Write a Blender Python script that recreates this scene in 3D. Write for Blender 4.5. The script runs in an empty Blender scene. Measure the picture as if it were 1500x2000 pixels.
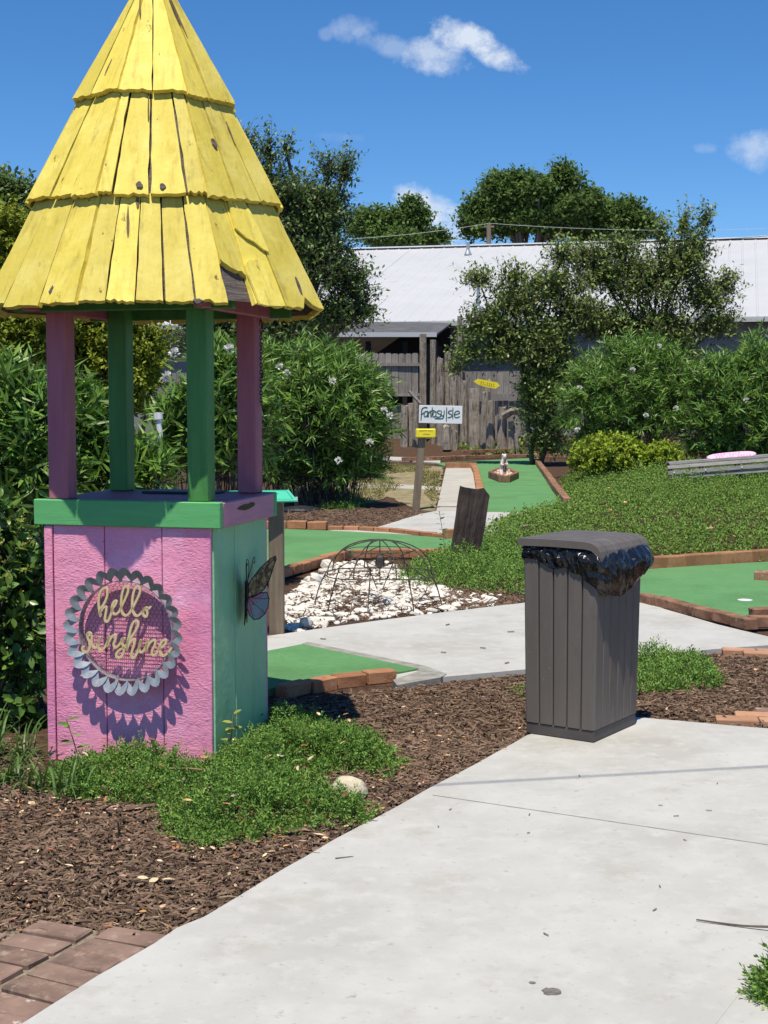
import bpy, bmesh, math, random
import numpy as np
from mathutils import Vector, Matrix, Euler, noise as mnoise

sc = bpy.context.scene
COL = sc.collection
rng = np.random.default_rng(11)
random.seed(11)

# ------------------------------------------------------------------ camera
F, CH = 2775.0, 1.5
PITCH = math.atan(215.0 / F)
cam_d = bpy.data.cameras.new('camera')
cam = bpy.data.objects.new('camera', cam_d)
COL.objects.link(cam)
cam_d.sensor_fit = 'VERTICAL'
cam_d.sensor_height = 36.0
cam_d.lens = 36.0 * F / 2000.0
cam_d.clip_start, cam_d.clip_end = 0.1, 2000
cam.location = (0, 0, CH)
cam.rotation_euler = (math.pi / 2 - PITCH, 0, 0)
sc.camera = cam

# ------------------------------------------------------------------ light
SUN_EL, SUN_AZ = math.radians(69.5), math.atan2(-0.20, -0.98)   # azimuth measured from +Y towards +X
S = Vector((math.sin(SUN_AZ) * math.cos(SUN_EL), math.cos(SUN_AZ) * math.cos(SUN_EL), math.sin(SUN_EL)))
sd = bpy.data.lights.new('sun', 'SUN')
sd.energy, sd.angle, sd.color = 5.0, math.radians(0.53), (1, 0.915, 0.765)
so = bpy.data.objects.new('sun', sd)
COL.objects.link(so)
so.rotation_euler = S.to_track_quat('Z', 'Y').to_euler()
so.location = (0, 0, 30)

world = bpy.data.worlds.new('World')
sc.world = world
world.use_nodes = True
wn, wl = world.node_tree.nodes, world.node_tree.links
wn.clear()
sky = wn.new('ShaderNodeTexSky')
sky.sky_type = 'NISHITA'
sky.sun_disc = False
sky.sun_elevation = SUN_EL
sky.sun_rotation = SUN_AZ
sky.air_density, sky.dust_density, sky.ozone_density = 0.8, 0.0, 9.0
hsv = wn.new('ShaderNodeHueSaturation')
hsv.inputs['Saturation'].default_value = 1.15
wl.new(sky.outputs[0], hsv.inputs['Color'])
bg = wn.new('ShaderNodeBackground')
bg.inputs['Strength'].default_value = 0.127
wl.new(hsv.outputs[0], bg.inputs['Color'])
bgc = wn.new('ShaderNodeBackground')
bgc.inputs['Strength'].default_value = 1.0
mixw = wn.new('ShaderNodeMixShader')
outw = wn.new('ShaderNodeOutputWorld')
wl.new(bg.outputs[0], mixw.inputs[1])
wl.new(bgc.outputs[0], mixw.inputs[2])
wl.new(mixw.outputs[0], outw.inputs[0])

sc.view_settings.view_transform = 'Standard'
sc.view_settings.look = 'None'
sc.view_settings.exposure = 0.10
sc.view_settings.gamma = 1.0
sc.view_settings.use_curve_mapping = False
sc.cycles.max_bounces = 6
sc.cycles.use_denoising = True


def ray(px, py):
    cx, cy = (px - 750) / F, -(py - 1000) / F
    return Vector((cx, math.cos(PITCH) + cy * math.sin(PITCH), -math.sin(PITCH) + cy * math.cos(PITCH)))


def G(px, py, z=0.0):
    """where the sight line to a point of the photograph meets the height z"""
    d = ray(px, py)
    t = (z - CH) / d.z
    return Vector((d.x * t, d.y * t, z))


def P(px, py, Y):
    d = ray(px, py)
    return Vector((d.x, d.y, d.z)) * (Y / d.y) + Vector((0, 0, CH))


# small fair-weather clouds: fixed directions in the sky
tc = wn.new('ShaderNodeTexCoord')
sep = wn.new('ShaderNodeSeparateXYZ')
wl.new(tc.outputs['Generated'], sep.inputs[0])


def wm(op, a, b=None, clamp=False):
    n = wn.new('ShaderNodeMath')
    n.operation = op
    n.use_clamp = clamp
    for i, v in enumerate((a, b)):
        if v is None:
            continue
        if isinstance(v, (int, float)):
            n.inputs[i].default_value = v
        else:
            wl.new(v, n.inputs[i])
    return n.outputs[0]


ymax = wm('MAXIMUM', sep.outputs[1], 0.05)
ga = wm('DIVIDE', sep.outputs[0], ymax)
gb = wm('DIVIDE', sep.outputs[2], ymax)
comb = wn.new('ShaderNodeCombineXYZ')
wl.new(ga, comb.inputs[0])
wl.new(gb, comb.inputs[1])
nz = wn.new('ShaderNodeTexNoise')
nz.inputs['Scale'].default_value = 40
nz.inputs['Detail'].default_value = 9
nz.inputs['Roughness'].default_value = 0.66
wl.new(comb.outputs[0], nz.inputs['Vector'])
nv = wm('MULTIPLY', wm('SUBTRACT', nz.outputs[0], 0.5), 3.6)
total = None
for (cx, cy, rx, ry, amp, tilt) in ((935, 84, 88, 32, 1.0, -0.5), (885, 78, 50, 34, 0.95, 0), (845, 108, 72, 38, 0.72, -0.1), (770, 92, 90, 22, 0.34, -0.25), (690, 56, 48, 26, 0.36, 0), (637, 66, 16, 14, 0.2, 0),
                                    (832, 425, 80, 58, 1.0, -0.3), (1490, 290, 62, 40, 0.55, 0), (1375, 290, 26, 12, 0.2, 0), (660, 268, 50, 12, 0.12, 0)):
    d = ray(cx, cy)
    a0, b0 = d.x / d.y, d.z / d.y
    da = wm('SUBTRACT', ga, a0)
    db = wm('SUBTRACT', gb, b0)
    db = wm('SUBTRACT', db, wm('MULTIPLY', da, tilt))
    ea = wm('POWER', wm('ABSOLUTE', wm('DIVIDE', da, rx / F)), 2.0)
    eb = wm('POWER', wm('ABSOLUTE', wm('DIVIDE', db, ry / F)), 2.0)
    m = wm('SUBTRACT', 1.15, wm('ADD', ea, eb))
    m = wm('MULTIPLY', wm('ADD', m, nv), 0.9, True)
    m = wm('MULTIPLY', wm('POWER', m, 1.3), amp)
    total = m if total is None else wm('MAXIMUM', total, m)
total = wm('MULTIPLY', total, wm('GREATER_THAN', sep.outputs[1], 0.3))
wl.new(wm('MULTIPLY', total, 0.92), mixw.inputs[0])
bgc.inputs['Color'].default_value = (0.70, 0.77, 0.88, 1)


# ------------------------------------------------------------------ materials
MATS = {}


def M(name, c1, c2=None, rough=0.8, ns=8, bump=0.0, bs=60, coord='pos', stretch=(1, 1, 1), spots=(), island=0.0,
      transl=0.0, metal=0.0, spec=0.3, detail=6, lo=0.35, hi=0.65, bdist=0.01, coat=0.0, huevar=0.0, bstretch=None):
    m = bpy.data.materials.new(name)
    m.use_nodes = True
    n, l = m.node_tree.nodes, m.node_tree.links
    b = n['Principled BSDF']
    out = n['Material Output']
    if coord == 'pos':
        vec = n.new('ShaderNodeNewGeometry').outputs['Position']
    else:
        t = n.new('ShaderNodeTexCoord').outputs['Object']
        oi = n.new('ShaderNodeObjectInfo').outputs['Random']
        ad = n.new('ShaderNodeVectorMath')
        ad.operation = 'ADD'
        sca = n.new('ShaderNodeVectorMath')
        sca.operation = 'SCALE'
        sca.inputs[0].default_value = (13.7, 7.3, 5.1)
        l.new(oi, sca.inputs['Scale'])
        l.new(t, ad.inputs[0])
        l.new(sca.outputs[0], ad.inputs[1])
        vec = ad.outputs[0]

    def mapped(st):
        if tuple(st) == (1, 1, 1):
            return vec
        mp = n.new('ShaderNodeVectorMath')
        mp.operation = 'MULTIPLY'
        mp.inputs[1].default_value = st
        l.new(vec, mp.inputs[0])
        return mp.outputs[0]

    def noise(scale, det, st, lo_, hi_):
        t = n.new('ShaderNodeTexNoise')
        t.inputs['Scale'].default_value = scale
        t.inputs['Detail'].default_value = det
        t.inputs['Roughness'].default_value = 0.62
        l.new(mapped(st), t.inputs['Vector'])
        r = n.new('ShaderNodeMapRange')
        r.inputs['From Min'].default_value = lo_
        r.inputs['From Max'].default_value = hi_
        l.new(t.outputs[0], r.inputs['Value'])
        return r.outputs[0]

    def mix(f, a, c, blend='MIX'):
        x = n.new('ShaderNodeMix')
        x.data_type = 'RGBA'
        x.blend_type = blend
        for k, v in ((0, f), (6, a), (7, c)):
            if isinstance(v, (tuple, list)):
                x.inputs[k].default_value = (*v[:3], 1)
            elif isinstance(v, (int, float)):
                x.inputs[k].default_value = v
            else:
                l.new(v, x.inputs[k])
        return x.outputs[2]

    c = mix(noise(ns, detail, stretch, lo, hi), c1, c2 if c2 else c1)
    for s in spots:
        col, scale, l0, h0 = s[:4]
        st = s[4] if len(s) > 4 else (1, 1, 1)
        c = mix(noise(scale, 5, st, l0, h0), c, col)
    if coord == 'obj':
        hv = n.new('ShaderNodeHueSaturation')
        mr0 = n.new('ShaderNodeMapRange')
        mr0.inputs['To Min'].default_value = 0.80
        mr0.inputs['To Max'].default_value = 1.10
        l.new(oi, mr0.inputs['Value'])
        l.new(mr0.outputs[0], hv.inputs['Value'])
        l.new(c, hv.inputs['Color'])
        c = hv.outputs[0]
    if island or huevar:
        g = n.new('ShaderNodeNewGeometry').outputs['Random Per Island']
        h = n.new('ShaderNodeHueSaturation')
        mr = n.new('ShaderNodeMapRange')
        mr.inputs['To Min'].default_value = 1 - island
        mr.inputs['To Max'].default_value = 1 + island
        l.new(g, mr.inputs['Value'])
        l.new(mr.outputs[0], h.inputs['Value'])
        if huevar:
            wn_ = n.new('ShaderNodeTexWhiteNoise')
            wn_.noise_dimensions = '1D'
            l.new(g, wn_.inputs['W'])
            m2 = n.new('ShaderNodeMapRange')
            m2.inputs['To Min'].default_value = 0.5 - huevar
            m2.inputs['To Max'].default_value = 0.5 + huevar
            l.new(wn_.outputs['Value'], m2.inputs['Value'])
            l.new(m2.outputs[0], h.inputs['Hue'])
        l.new(c, h.inputs['Color'])
        c = h.outputs[0]
    l.new(c, b.inputs['Base Color'])
    b.inputs['Roughness'].default_value = rough
    b.inputs['Metallic'].default_value = metal
    b.inputs['Specular IOR Level'].default_value = spec
    if coat:
        b.inputs['Coat Weight'].default_value = coat
        b.inputs['Coat Roughness'].default_value = 0.15
    if bump:
        bn = n.new('ShaderNodeBump')
        bn.inputs['Strength'].default_value = bump
        bn.inputs['Distance'].default_value = bdist
        hm = n.new('ShaderNodeMath')
        hm.operation = 'MULTIPLY'
        l.new(noise(bs, 5, bstretch or stretch, 0, 1), hm.inputs[0])
        l.new(noise(bs * 0.13, 3, (1, 1, 1), 0.28, 0.66), hm.inputs[1])
        l.new(hm.outputs[0], bn.inputs['Height'])
        l.new(bn.outputs[0], b.inputs['Normal'])
    if transl:
        tr = n.new('ShaderNodeBsdfTranslucent')
        l.new(c, tr.inputs['Color'])
        ms = n.new('ShaderNodeMixShader')
        ms.inputs[0].default_value = transl
        l.new(b.outputs[0], ms.inputs[1])
        l.new(tr.outputs[0], ms.inputs[2])
        l.new(ms.outputs[0], out.inputs['Surface'])
    MATS[name] = m
    return m


wood_st = (1, 0.08, 1)
yellow = M('yellow_paint', (0.80, 0.665, 0.125), (0.70, 0.565, 0.085), 0.62, 9, 0.8, 60, 'obj', (1, 0.16, 1), bdist=0.006,
           spots=(((0.58, 0.42, 0.05), 16, 0.60, 0.75, (1, 0.35, 1)), ((0.85, 0.72, 0.16), 6, 0.56, 0.70), ((0.17, 0.11, 0.03), 24, 0.665, 0.70, (1, 0.5, 1)), ((0.60, 0.48, 0.09), 40, 0.55, 0.68, (1, 0.12, 1)), ((0.46, 0.36, 0.08), 11, 0.60, 0.74, (1, 0.3, 1)), ((0.83, 0.70, 0.17), 4, 0.52, 0.68)))
yellow_flat = M('yellow_sign_paint', (0.85, 0.74, 0.04), (0.80, 0.68, 0.05), 0.5, 20)
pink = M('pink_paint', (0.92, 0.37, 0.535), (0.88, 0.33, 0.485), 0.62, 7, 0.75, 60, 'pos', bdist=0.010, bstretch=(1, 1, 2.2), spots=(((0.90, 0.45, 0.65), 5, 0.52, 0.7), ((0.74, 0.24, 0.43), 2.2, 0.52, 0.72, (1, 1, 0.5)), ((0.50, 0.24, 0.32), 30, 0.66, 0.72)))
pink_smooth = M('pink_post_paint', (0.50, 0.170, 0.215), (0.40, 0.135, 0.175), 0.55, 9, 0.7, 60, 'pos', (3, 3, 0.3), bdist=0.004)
pink_trim = M('worn_pink_paint', (0.64, 0.28, 0.36), (0.55, 0.24, 0.31), 0.6, 7, 0.5, 40, 'pos', (1, 1, 6), bdist=0.006,
              spots=(((0.05, 0.025, 0.025), 5.5, 0.665, 0.70, (1, 1, 7)),))
teal = M('mint_green_paint', (0.34, 0.67, 0.365), (0.30, 0.60, 0.325), 0.5, 6, 0.8, 55, 'pos', (1, 1, 0.25), bdist=0.008,
         spots=(((0.25, 0.58, 0.40), 8, 0.55, 0.7), ((0.20, 0.36, 0.16), 3.0, 0.62, 0.8, (1, 1, 0.5))))
green_trim = M('grass_green_paint', (0.135, 0.47, 0.17), (0.115, 0.42, 0.15), 0.55, 9, 0.4, 45, 'pos', (0.5, 0.5, 5), bdist=0.005,
               spots=(((0.05, 0.14, 0.05), 14, 0.70, 0.76),))
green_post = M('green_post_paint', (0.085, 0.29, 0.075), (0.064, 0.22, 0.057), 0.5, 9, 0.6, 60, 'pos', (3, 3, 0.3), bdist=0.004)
rotwood = M('rotten_bare_wood', (0.085, 0.065, 0.06), (0.20, 0.17, 0.16), 0.9, 10, 1.0, 30, 'pos', (0.6, 0.6, 9), bdist=0.015)
soffit = M('brown_bare_wood', (0.13, 0.095, 0.06), (0.18, 0.14, 0.09), 0.85, 6, 0.4, 40, 'pos', (1, 1, 4))
slate_dark = M('dark_board', (0.018, 0.03, 0.032), (0.03, 0.045, 0.045), 0.45, 8)
galv = M('galvanised_steel', (0.30, 0.325, 0.345), (0.46, 0.485, 0.50), 0.40, 22, 0.15, 30, 'pos', metal=0.45, spec=0.5, spots=(((0.34, 0.36, 0.36), 9, 0.6, 0.75),))
darksteel = M('dark_wire', (0.025, 0.022, 0.02), (0.05, 0.04, 0.035), 0.5, 30, metal=0.6)
gold = M('cream_gold_letters', (0.82, 0.66, 0.32), (0.88, 0.74, 0.42), 0.35, 20, metal=0.25, spec=0.5)
bincol = M('bin_resin', (0.142, 0.124, 0.110), (0.118, 0.103, 0.092), 0.5, 5, 0.25, 90, 'pos', (2, 2, 0.25), bdist=0.003, spots=(((0.09, 0.08, 0.075), 7, 0.62, 0.8), ((0.21, 0.19, 0.17), 5, 0.60, 0.80, (1, 1, 0.4)), ((0.24, 0.22, 0.20), 45, 0.68, 0.74)))
bindark = M('bin_resin_base', (0.075, 0.066, 0.062), (0.09, 0.08, 0.075), 0.55, 8)
bagmat = M('black_plastic_film', (0.008, 0.008, 0.009), (0.012, 0.012, 0.013), 0.13, 6, 0.9, 22, 'pos', spec=0.6, bdist=0.02, bstretch=(1, 1, 0.4))
concrete = M('pale_concrete', (0.430, 0.425, 0.400), (0.505, 0.500, 0.475), 0.85, 2.2, 0.25, 120, bdist=0.003, detail=10,
             spots=(((0.37, 0.36, 0.325), 0.9, 0.50, 0.72), ((0.40, 0.385, 0.345), 3.2, 0.56, 0.70), ((0.515, 0.51, 0.485), 11, 0.50, 0.76), ((0.28, 0.265, 0.24), 9, 0.68, 0.76), ((0.36, 0.35, 0.32), 34, 0.60, 0.72)))
concrete_far = M('old_concrete', (0.40, 0.375, 0.325), (0.50, 0.475, 0.42), 0.9, 1.6, 0.25, 60, detail=9, bdist=0.004, spots=(((0.30, 0.28, 0.24), 3, 0.6, 0.8),))
slabedge = M('weathered_concrete_edge', (0.22, 0.215, 0.19), (0.36, 0.35, 0.31), 0.9, 12, 0.6, 30, bdist=0.01)
turf = M('artificial_turf', (0.110, 0.262, 0.105), (0.130, 0.300, 0.124), 0.95, 3, 0.8, 220, detail=8, spec=0.1, bdist=0.008, spots=(((0.09, 0.225, 0.088), 24, 0.55, 0.75), ((0.16, 0.335, 0.15), 90, 0.6, 0.75), ((0.095, 0.215, 0.088), 1.2, 0.50, 0.72), ((0.145, 0.29, 0.125), 0.7, 0.52, 0.7)))
soil = M('mulch_soil', (0.052, 0.030, 0.020), (0.12, 0.074, 0.050), 0.95, 26, 1.0, 70, detail=10, bdist=0.02, stretch=(1, 1, 1), spec=0.1, spots=(((0.20, 0.14, 0.095), 70, 0.60, 0.72),))
sandgrass = M('dry_grass_ground', (0.19, 0.165, 0.08), (0.38, 0.31, 0.20), 0.95, 5, 0.8, 60, detail=9, bdist=0.02, spec=0.1, spots=(((0.10, 0.13, 0.03), 9, 0.55, 0.7),))
farfield = M('distant_ground', (0.10, 0.09, 0.05), (0.14, 0.12, 0.07), 0.95, 0.5, spec=0.1)
chipmat = M('bark_chips', (0.095, 0.062, 0.043), (0.205, 0.138, 0.098), 0.9, 40, island=0.7, huevar=0.012, spec=0.15)
palechip = M('pale_dry_leaves', (0.66, 0.52, 0.34), (0.40, 0.17, 0.07), 0.7, 9, island=0.35, huevar=0.02, lo=0.46, hi=0.54)
brickm = M('orange_brick', (0.35, 0.155, 0.075), (0.46, 0.235, 0.125), 0.9, 9, 0.7, 60, 'obj', bdist=0.006, spots=(((0.22, 0.10, 0.06), 18, 0.58, 0.72), ((0.50, 0.42, 0.34), 12, 0.66, 0.75)))
brickdark = M('weathered_brick', (0.21, 0.105, 0.062), (0.36, 0.20, 0.125), 0.9, 9, 0.8, 60, 'obj', bdist=0.006, spots=(((0.08, 0.06, 0.045), 14, 0.56, 0.68), ((0.42, 0.36, 0.30), 12, 0.62, 0.72)))
paver = M('brown_brick_paver', (0.185, 0.118, 0.092), (0.30, 0.20, 0.155), 0.9, 6, 0.5, 70, 'obj', bdist=0.004, spots=(((0.12, 0.085, 0.07), 7, 0.54, 0.72), ((0.60, 0.55, 0.48), 8, 0.645, 0.70), ((0.36, 0.27, 0.20), 22, 0.56, 0.70)))
paverorange = M('orange_brick_paver', (0.44, 0.225, 0.13), (0.50, 0.29, 0.18), 0.9, 10, 0.5, 70, 'obj', bdist=0.004)
sandjoint = M('sandy_joint', (0.30, 0.26, 0.19), (0.16, 0.13, 0.09), 0.95, 30, 0.8, 90, bdist=0.01)
shellm = M('white_shell', (0.78, 0.745, 0.68), (0.66, 0.62, 0.54), 0.7, 18, 0.5, 40, 'obj', bdist=0.01, spots=(((0.40, 0.35, 0.28), 10, 0.64, 0.75),))
rockm = M('cream_rock', (0.78, 0.70, 0.53), (0.68, 0.59, 0.42), 0.8, 14, 0.7, 30, 'obj', bdist=0.01, spots=(((0.30, 0.22, 0.14), 12, 0.63, 0.7),))
stickm = M('bare_twig', (0.34, 0.22, 0.12), (0.22, 0.14, 0.08), 0.85, 30)
greywood = M('grey_fence_wood', (0.22, 0.20, 0.18), (0.34, 0.315, 0.29), 0.9, 5, 0.5, 30, 'obj', (6, 6, 0.5), bdist=0.01, spots=(((0.09, 0.075, 0.065), 4, 0.58, 0.75, (5, 5, 0.6)),))
logwood = M('weathered_log_wood', (0.25, 0.21, 0.17), (0.43, 0.38, 0.325), 0.92, 5, 1.0, 16, 'obj', (5, 5, 0.6), bdist=0.03, spots=(((0.07, 0.05, 0.04), 4, 0.54, 0.68, (5, 5, 0.7)),))
postwood = M('brown_post_wood', (0.165, 0.125, 0.088), (0.24, 0.19, 0.14), 0.85, 5, 0.4, 40, 'pos', (8, 8, 0.5), spots=(((0.12, 0.09, 0.05), 3, 0.6, 0.8, (6, 6, 0.8)),))
slabwood = M('dark_weathered_timber', (0.030, 0.021, 0.018), (0.085, 0.066, 0.058), 0.9, 3.2, 1.0, 14, 'obj', (6, 6, 0.7), bdist=0.03, spots=(((0.16, 0.13, 0.12), 4, 0.62, 0.8, (7, 7, 0.5)),))
white = M('white_paint', (0.78, 0.79, 0.80), (0.70, 0.72, 0.74), 0.5, 8)
roofwhite = M('white_metal_roof', (0.55, 0.555, 0.56), (0.51, 0.515, 0.525), 0.45, 0.6, spots=(((0.42, 0.43, 0.44), 1.5, 0.6, 0.8),))
greyroof = M('grey_felt_roof', (0.085, 0.085, 0.09), (0.13, 0.13, 0.135), 0.9, 3)
fasciam = M('grey_fascia', (0.50, 0.52, 0.54), None, 0.5)
darkwall = M('shade_dark_boards', (0.022, 0.018, 0.015), (0.035, 0.028, 0.022), 0.8, 3)  # shade under the porch put into the board colour
greywall = M('grey_siding', (0.20, 0.20, 0.20), (0.24, 0.235, 0.23), 0.8, 2)
inkgreen = M('dark_green_lettering', (0.012, 0.085, 0.065), None, 0.5)
inkfaint = M('faded_brown_lettering', (0.45, 0.32, 0.02), None, 0.6)
inkpink = M('faded_red_lettering', (0.50, 0.13, 0.22), None, 0.6)
tealboard = M('bright_mint_board', (0.10, 0.62, 0.40), (0.09, 0.58, 0.37), 0.4, 5)
tealdark = M('dark_teal_lines', (0.02, 0.16, 0.11), None, 0.5)
boardpink = M('pink_surfboard_paint', (0.80, 0.42, 0.66), (0.80, 0.47, 0.69), 0.4, 5)
benchwood = M('silver_bench_slat', (0.34, 0.33, 0.32), (0.22, 0.205, 0.19), 0.85, 5, 0.4, 40, 'pos', (1, 4, 6), spots=(((0.10, 0.09, 0.08), 6, 0.62, 0.75),))
castiron = M('rusty_black_iron', (0.03, 0.027, 0.025), (0.10, 0.085, 0.075), 0.7, 20)
blackplastic = M('black_resin', (0.018, 0.02, 0.023), (0.03, 0.032, 0.036), 0.5, 12)
bark = M('grey_bark', (0.085, 0.068, 0.055), (0.16, 0.135, 0.115), 0.95, 14, 0.8, 30, bdist=0.02)
leaf_oleander = M('oleander_leaf', (0.125, 0.240, 0.034), (0.175, 0.310, 0.055), 0.42, 4, island=0.35, huevar=0.015, transl=0.25, spec=0.45)
leaf_broad = M('broad_glossy_leaf', (0.095, 0.19, 0.032), (0.16, 0.275, 0.06), 0.32, 5, island=0.35, huevar=0.015, transl=0.2, spec=0.5)
leaf_pale = M('pale_yellow_shoots', (0.40, 0.42, 0.10), (0.30, 0.36, 0.07), 0.5, 9, island=0.3, transl=0.3)
leaf_dark = M('dark_oak_leaf', (0.10, 0.165, 0.045), (0.155, 0.235, 0.066), 0.42, 1.2, island=0.4, huevar=0.02, transl=0.3, spec=0.4)
leaf_far = M('far_oak_leaf', (0.098, 0.170, 0.042), (0.150, 0.235, 0.058), 0.6, 0.5, island=0.4, transl=0.38, spec=0.2)
leaf_mid = M('olive_tree_leaf', (0.15, 0.215, 0.048), (0.22, 0.30, 0.075), 0.42, 1.5, island=0.4, huevar=0.02, transl=0.25, spec=0.4)
leaf_gold = M('golden_cypress_spray', (0.19, 0.24, 0.022), (0.28, 0.32, 0.035), 0.6, 2, island=0.35, transl=0.25)
leaf_lime = M('lime_green_shrub_leaf', (0.25, 0.35, 0.025), (0.35, 0.45, 0.04), 0.55, 3, island=0.3, transl=0.28)
leaf_juniper = M('juniper_scale_leaf', (0.125, 0.240, 0.040), (0.195, 0.325, 0.066), 0.6, 3, island=0.5, huevar=0.02, transl=0.15, spec=0.25, spots=(((0.22, 0.15, 0.06), 7, 0.655, 0.72),))
leaf_juniper_far = M('juniper_scale_leaf_olive', (0.145, 0.255, 0.042), (0.21, 0.325, 0.068), 0.6, 1.1, island=0.35, huevar=0.02, transl=0.15, spec=0.2, spots=(((0.17, 0.165, 0.06), 1.6, 0.66, 0.80),))
grassm = M('strap_grass', (0.085, 0.17, 0.035), (0.14, 0.23, 0.06), 0.45, 6, island=0.35, transl=0.25, spec=0.4)
petal = M('white_oleander_flower', (0.82, 0.80, 0.76), None, 0.6, transl=0.3)
statuem = M('statue_white', (0.72, 0.66, 0.62), (0.55, 0.45, 0.42), 0.6, 14)
statueshade = M('statue_shade_brown', (0.15, 0.085, 0.08), (0.19, 0.11, 0.10), 0.6, 20)  # shade on the statue front, painted in as brown
black = M('black_gloss', (0.01, 0.01, 0.01), None, 0.3)
pebblem = M('tan_pebble', (0.55, 0.38, 0.25), (0.66, 0.52, 0.38), 0.8, 12, coord='obj')
wingtop = M('upper_wing_enamel', (0.33, 0.25, 0.10), (0.10, 0.075, 0.05), 0.35, 45, spec=0.5, lo=0.47, hi=0.53, metal=0.3, spots=(((0.012, 0.01, 0.01), 34, 0.56, 0.60), ((0.62, 0.60, 0.55), 28, 0.66, 0.69)))
winglow = M('lower_wing_enamel', (0.16, 0.27, 0.32), (0.30, 0.15, 0.22), 0.35, 18, spec=0.5, lo=0.45, hi=0.55, metal=0.3, spots=(((0.02, 0.03, 0.035), 40, 0.60, 0.65), ((0.30, 0.24, 0.12), 22, 0.64, 0.69)))
cupmat = M('white_cup', (0.82, 0.82, 0.80), None, 0.4)
stainm = M('dark_stain', (0.11, 0.10, 0.095), (0.20, 0.185, 0.175), 0.9, 60)


# ------------------------------------------------------------------ building helpers
class MB:
    def __init__(s):
        s.v, s.f = [], []

    def add(s, verts, faces, mtx=None):
        k = len(s.v)
        for p in verts:
            p = Vector(p)
            s.v.append(mtx @ p if mtx else p)
        s.f += [tuple(i + k for i in f) for f in faces]
        return s

    def box(s, c, d, mtx=None, rot=None):
        x, y, z = (q / 2 for q in d)
        vs = [Vector((a * x, b * y, e * z)) for e in (-1, 1) for b in (-1, 1) for a in (-1, 1)]
        if rot:
            vs = [rot @ v for v in vs]
        vs = [v + Vector(c) for v in vs]
        return s.add(vs, [(0, 2, 3, 1), (4, 5, 7, 6), (0, 1, 5, 4), (2, 6, 7, 3), (0, 4, 6, 2), (1, 3, 7, 5)], mtx)

    def prism(s, poly, z0, z1, mtx=None):
        n = len(poly)
        a = sum(poly[i][0] * poly[(i + 1) % n][1] - poly[(i + 1) % n][0] * poly[i][1] for i in range(n))
        if a < 0:
            poly = list(poly)[::-1]
        vs = [(p[0], p[1], z0) for p in poly] + [(p[0], p[1], z1) for p in poly]
        fs = [tuple(range(n))[::-1], tuple(range(n, 2 * n))] + [(i, (i + 1) % n, n + (i + 1) % n, n + i) for i in range(n)]
        return s.add(vs, fs, mtx)

    def tube(s, pts, r, n=6, cap=True, mtx=None, closed=False):
        pts = [Vector(p) for p in pts]
        m = len(pts)
        rs = r if isinstance(r, (list, tuple)) else [r] * m
        vs, fs = [], []
        ref = None
        for i, p in enumerate(pts):
            if closed:
                t = pts[(i + 1) % m] - pts[i - 1]
            else:
                t = pts[min(i + 1, m - 1)] - pts[max(i - 1, 0)]
            if t.length < 1e-9:
                t = Vector((0, 0, 1))
            t.normalize()
            if ref is None:
                ref = Vector((0, 0, 1)) if abs(t.z) < 0.9 else Vector((1, 0, 0))
            a = t.cross(ref)
            if a.length < 1e-4:
                a = t.orthogonal()
            a.normalize()
            b = a.cross(t)
            ref = b
            for k in range(n):
                w = 2 * math.pi * k / n
                vs.append(p + a * math.cos(w) * rs[i] + b * math.sin(w) * rs[i])
        for i in range(m if closed else m - 1):
            j = (i + 1) % m
            for k in range(n):
                k2 = (k + 1) % n
                fs.append((i * n + k, i * n + k2, j * n + k2, j * n + k))
        if cap and not closed:
            fs.append(tuple(range(n))[::-1])
            fs.append(tuple(range((m - 1) * n, m * n)))
        return s.add(vs, fs, mtx)

    def lathe(s, prof, n=16, mtx=None):
        vs, fs = [], []
        for (r, z) in prof:
            for k in range(n):
                w = 2 * math.pi * k / n
                vs.append((r * math.cos(w), r * math.sin(w), z))
        for i in range(len(prof) - 1):
            for k in range(n):
                k2 = (k + 1) % n
                fs.append((i * n + k, i * n + k2, (i + 1) * n + k2, (i + 1) * n + k))
        fs.append(tuple(range(n))[::-1])
        fs.append(tuple(range((len(prof) - 1) * n, len(prof) * n)))
        return s.add(vs, fs, mtx)

    def mesh(s, name, bevel=0.0, smooth=False, jitter=0.0, seg=1):
        me = bpy.data.meshes.new(name)
        me.from_pydata([tuple(v) for v in s.v], [], s.f)
        if bevel or jitter:
            bm = bmesh.new()
            bm.from_mesh(me)
            if bevel:
                bmesh.ops.bevel(bm, geom=list(bm.edges), offset=bevel, segments=seg, affect='EDGES', clamp_overlap=True)
            if jitter:
                for v in bm.verts:
                    v.co += Vector((random.gauss(0, jitter), random.gauss(0, jitter), random.gauss(0, jitter)))
            bm.to_mesh(me)
            bm.free()
        if smooth:
            me.polygons.foreach_set('use_smooth', [True] * len(me.polygons))
        me.update()
        return me

    def build(s, name, m, parent=None, bevel=0.0, smooth=False, jitter=0.0, loc=None, seg=1):
        return put(name, s.mesh(name, bevel, smooth, jitter, seg), m, parent, loc)


def put(name, me, m=None, parent=None, loc=None, rot=None, scale=None):
    o = bpy.data.objects.new(name, me)
    COL.objects.link(o)
    if m is not None and len(me.materials) == 0:
        me.materials.append(m)
    if parent:
        o.parent = parent
    if loc is not None:
        o.location = loc
    if rot is not None:
        o.rotation_euler = rot
    if scale is not None:
        o.scale = scale
    return o


def empty(name, loc=(0, 0, 0), rz=0.0):
    o = bpy.data.objects.new(name, None)
    COL.objects.link(o)
    o.location = loc
    o.rotation_euler = (0, 0, rz)
    o.empty_display_size = 0.2
    return o


def tag(o, label, cat, group=None, kind=None):
    o['label'] = label
    o['category'] = cat
    if group:
        o['group'] = group
    if kind:
        o['kind'] = kind
    return o


def struct(o, label=None):
    o['kind'] = 'structure'
    if label:
        o['label'] = label
    return o


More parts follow.
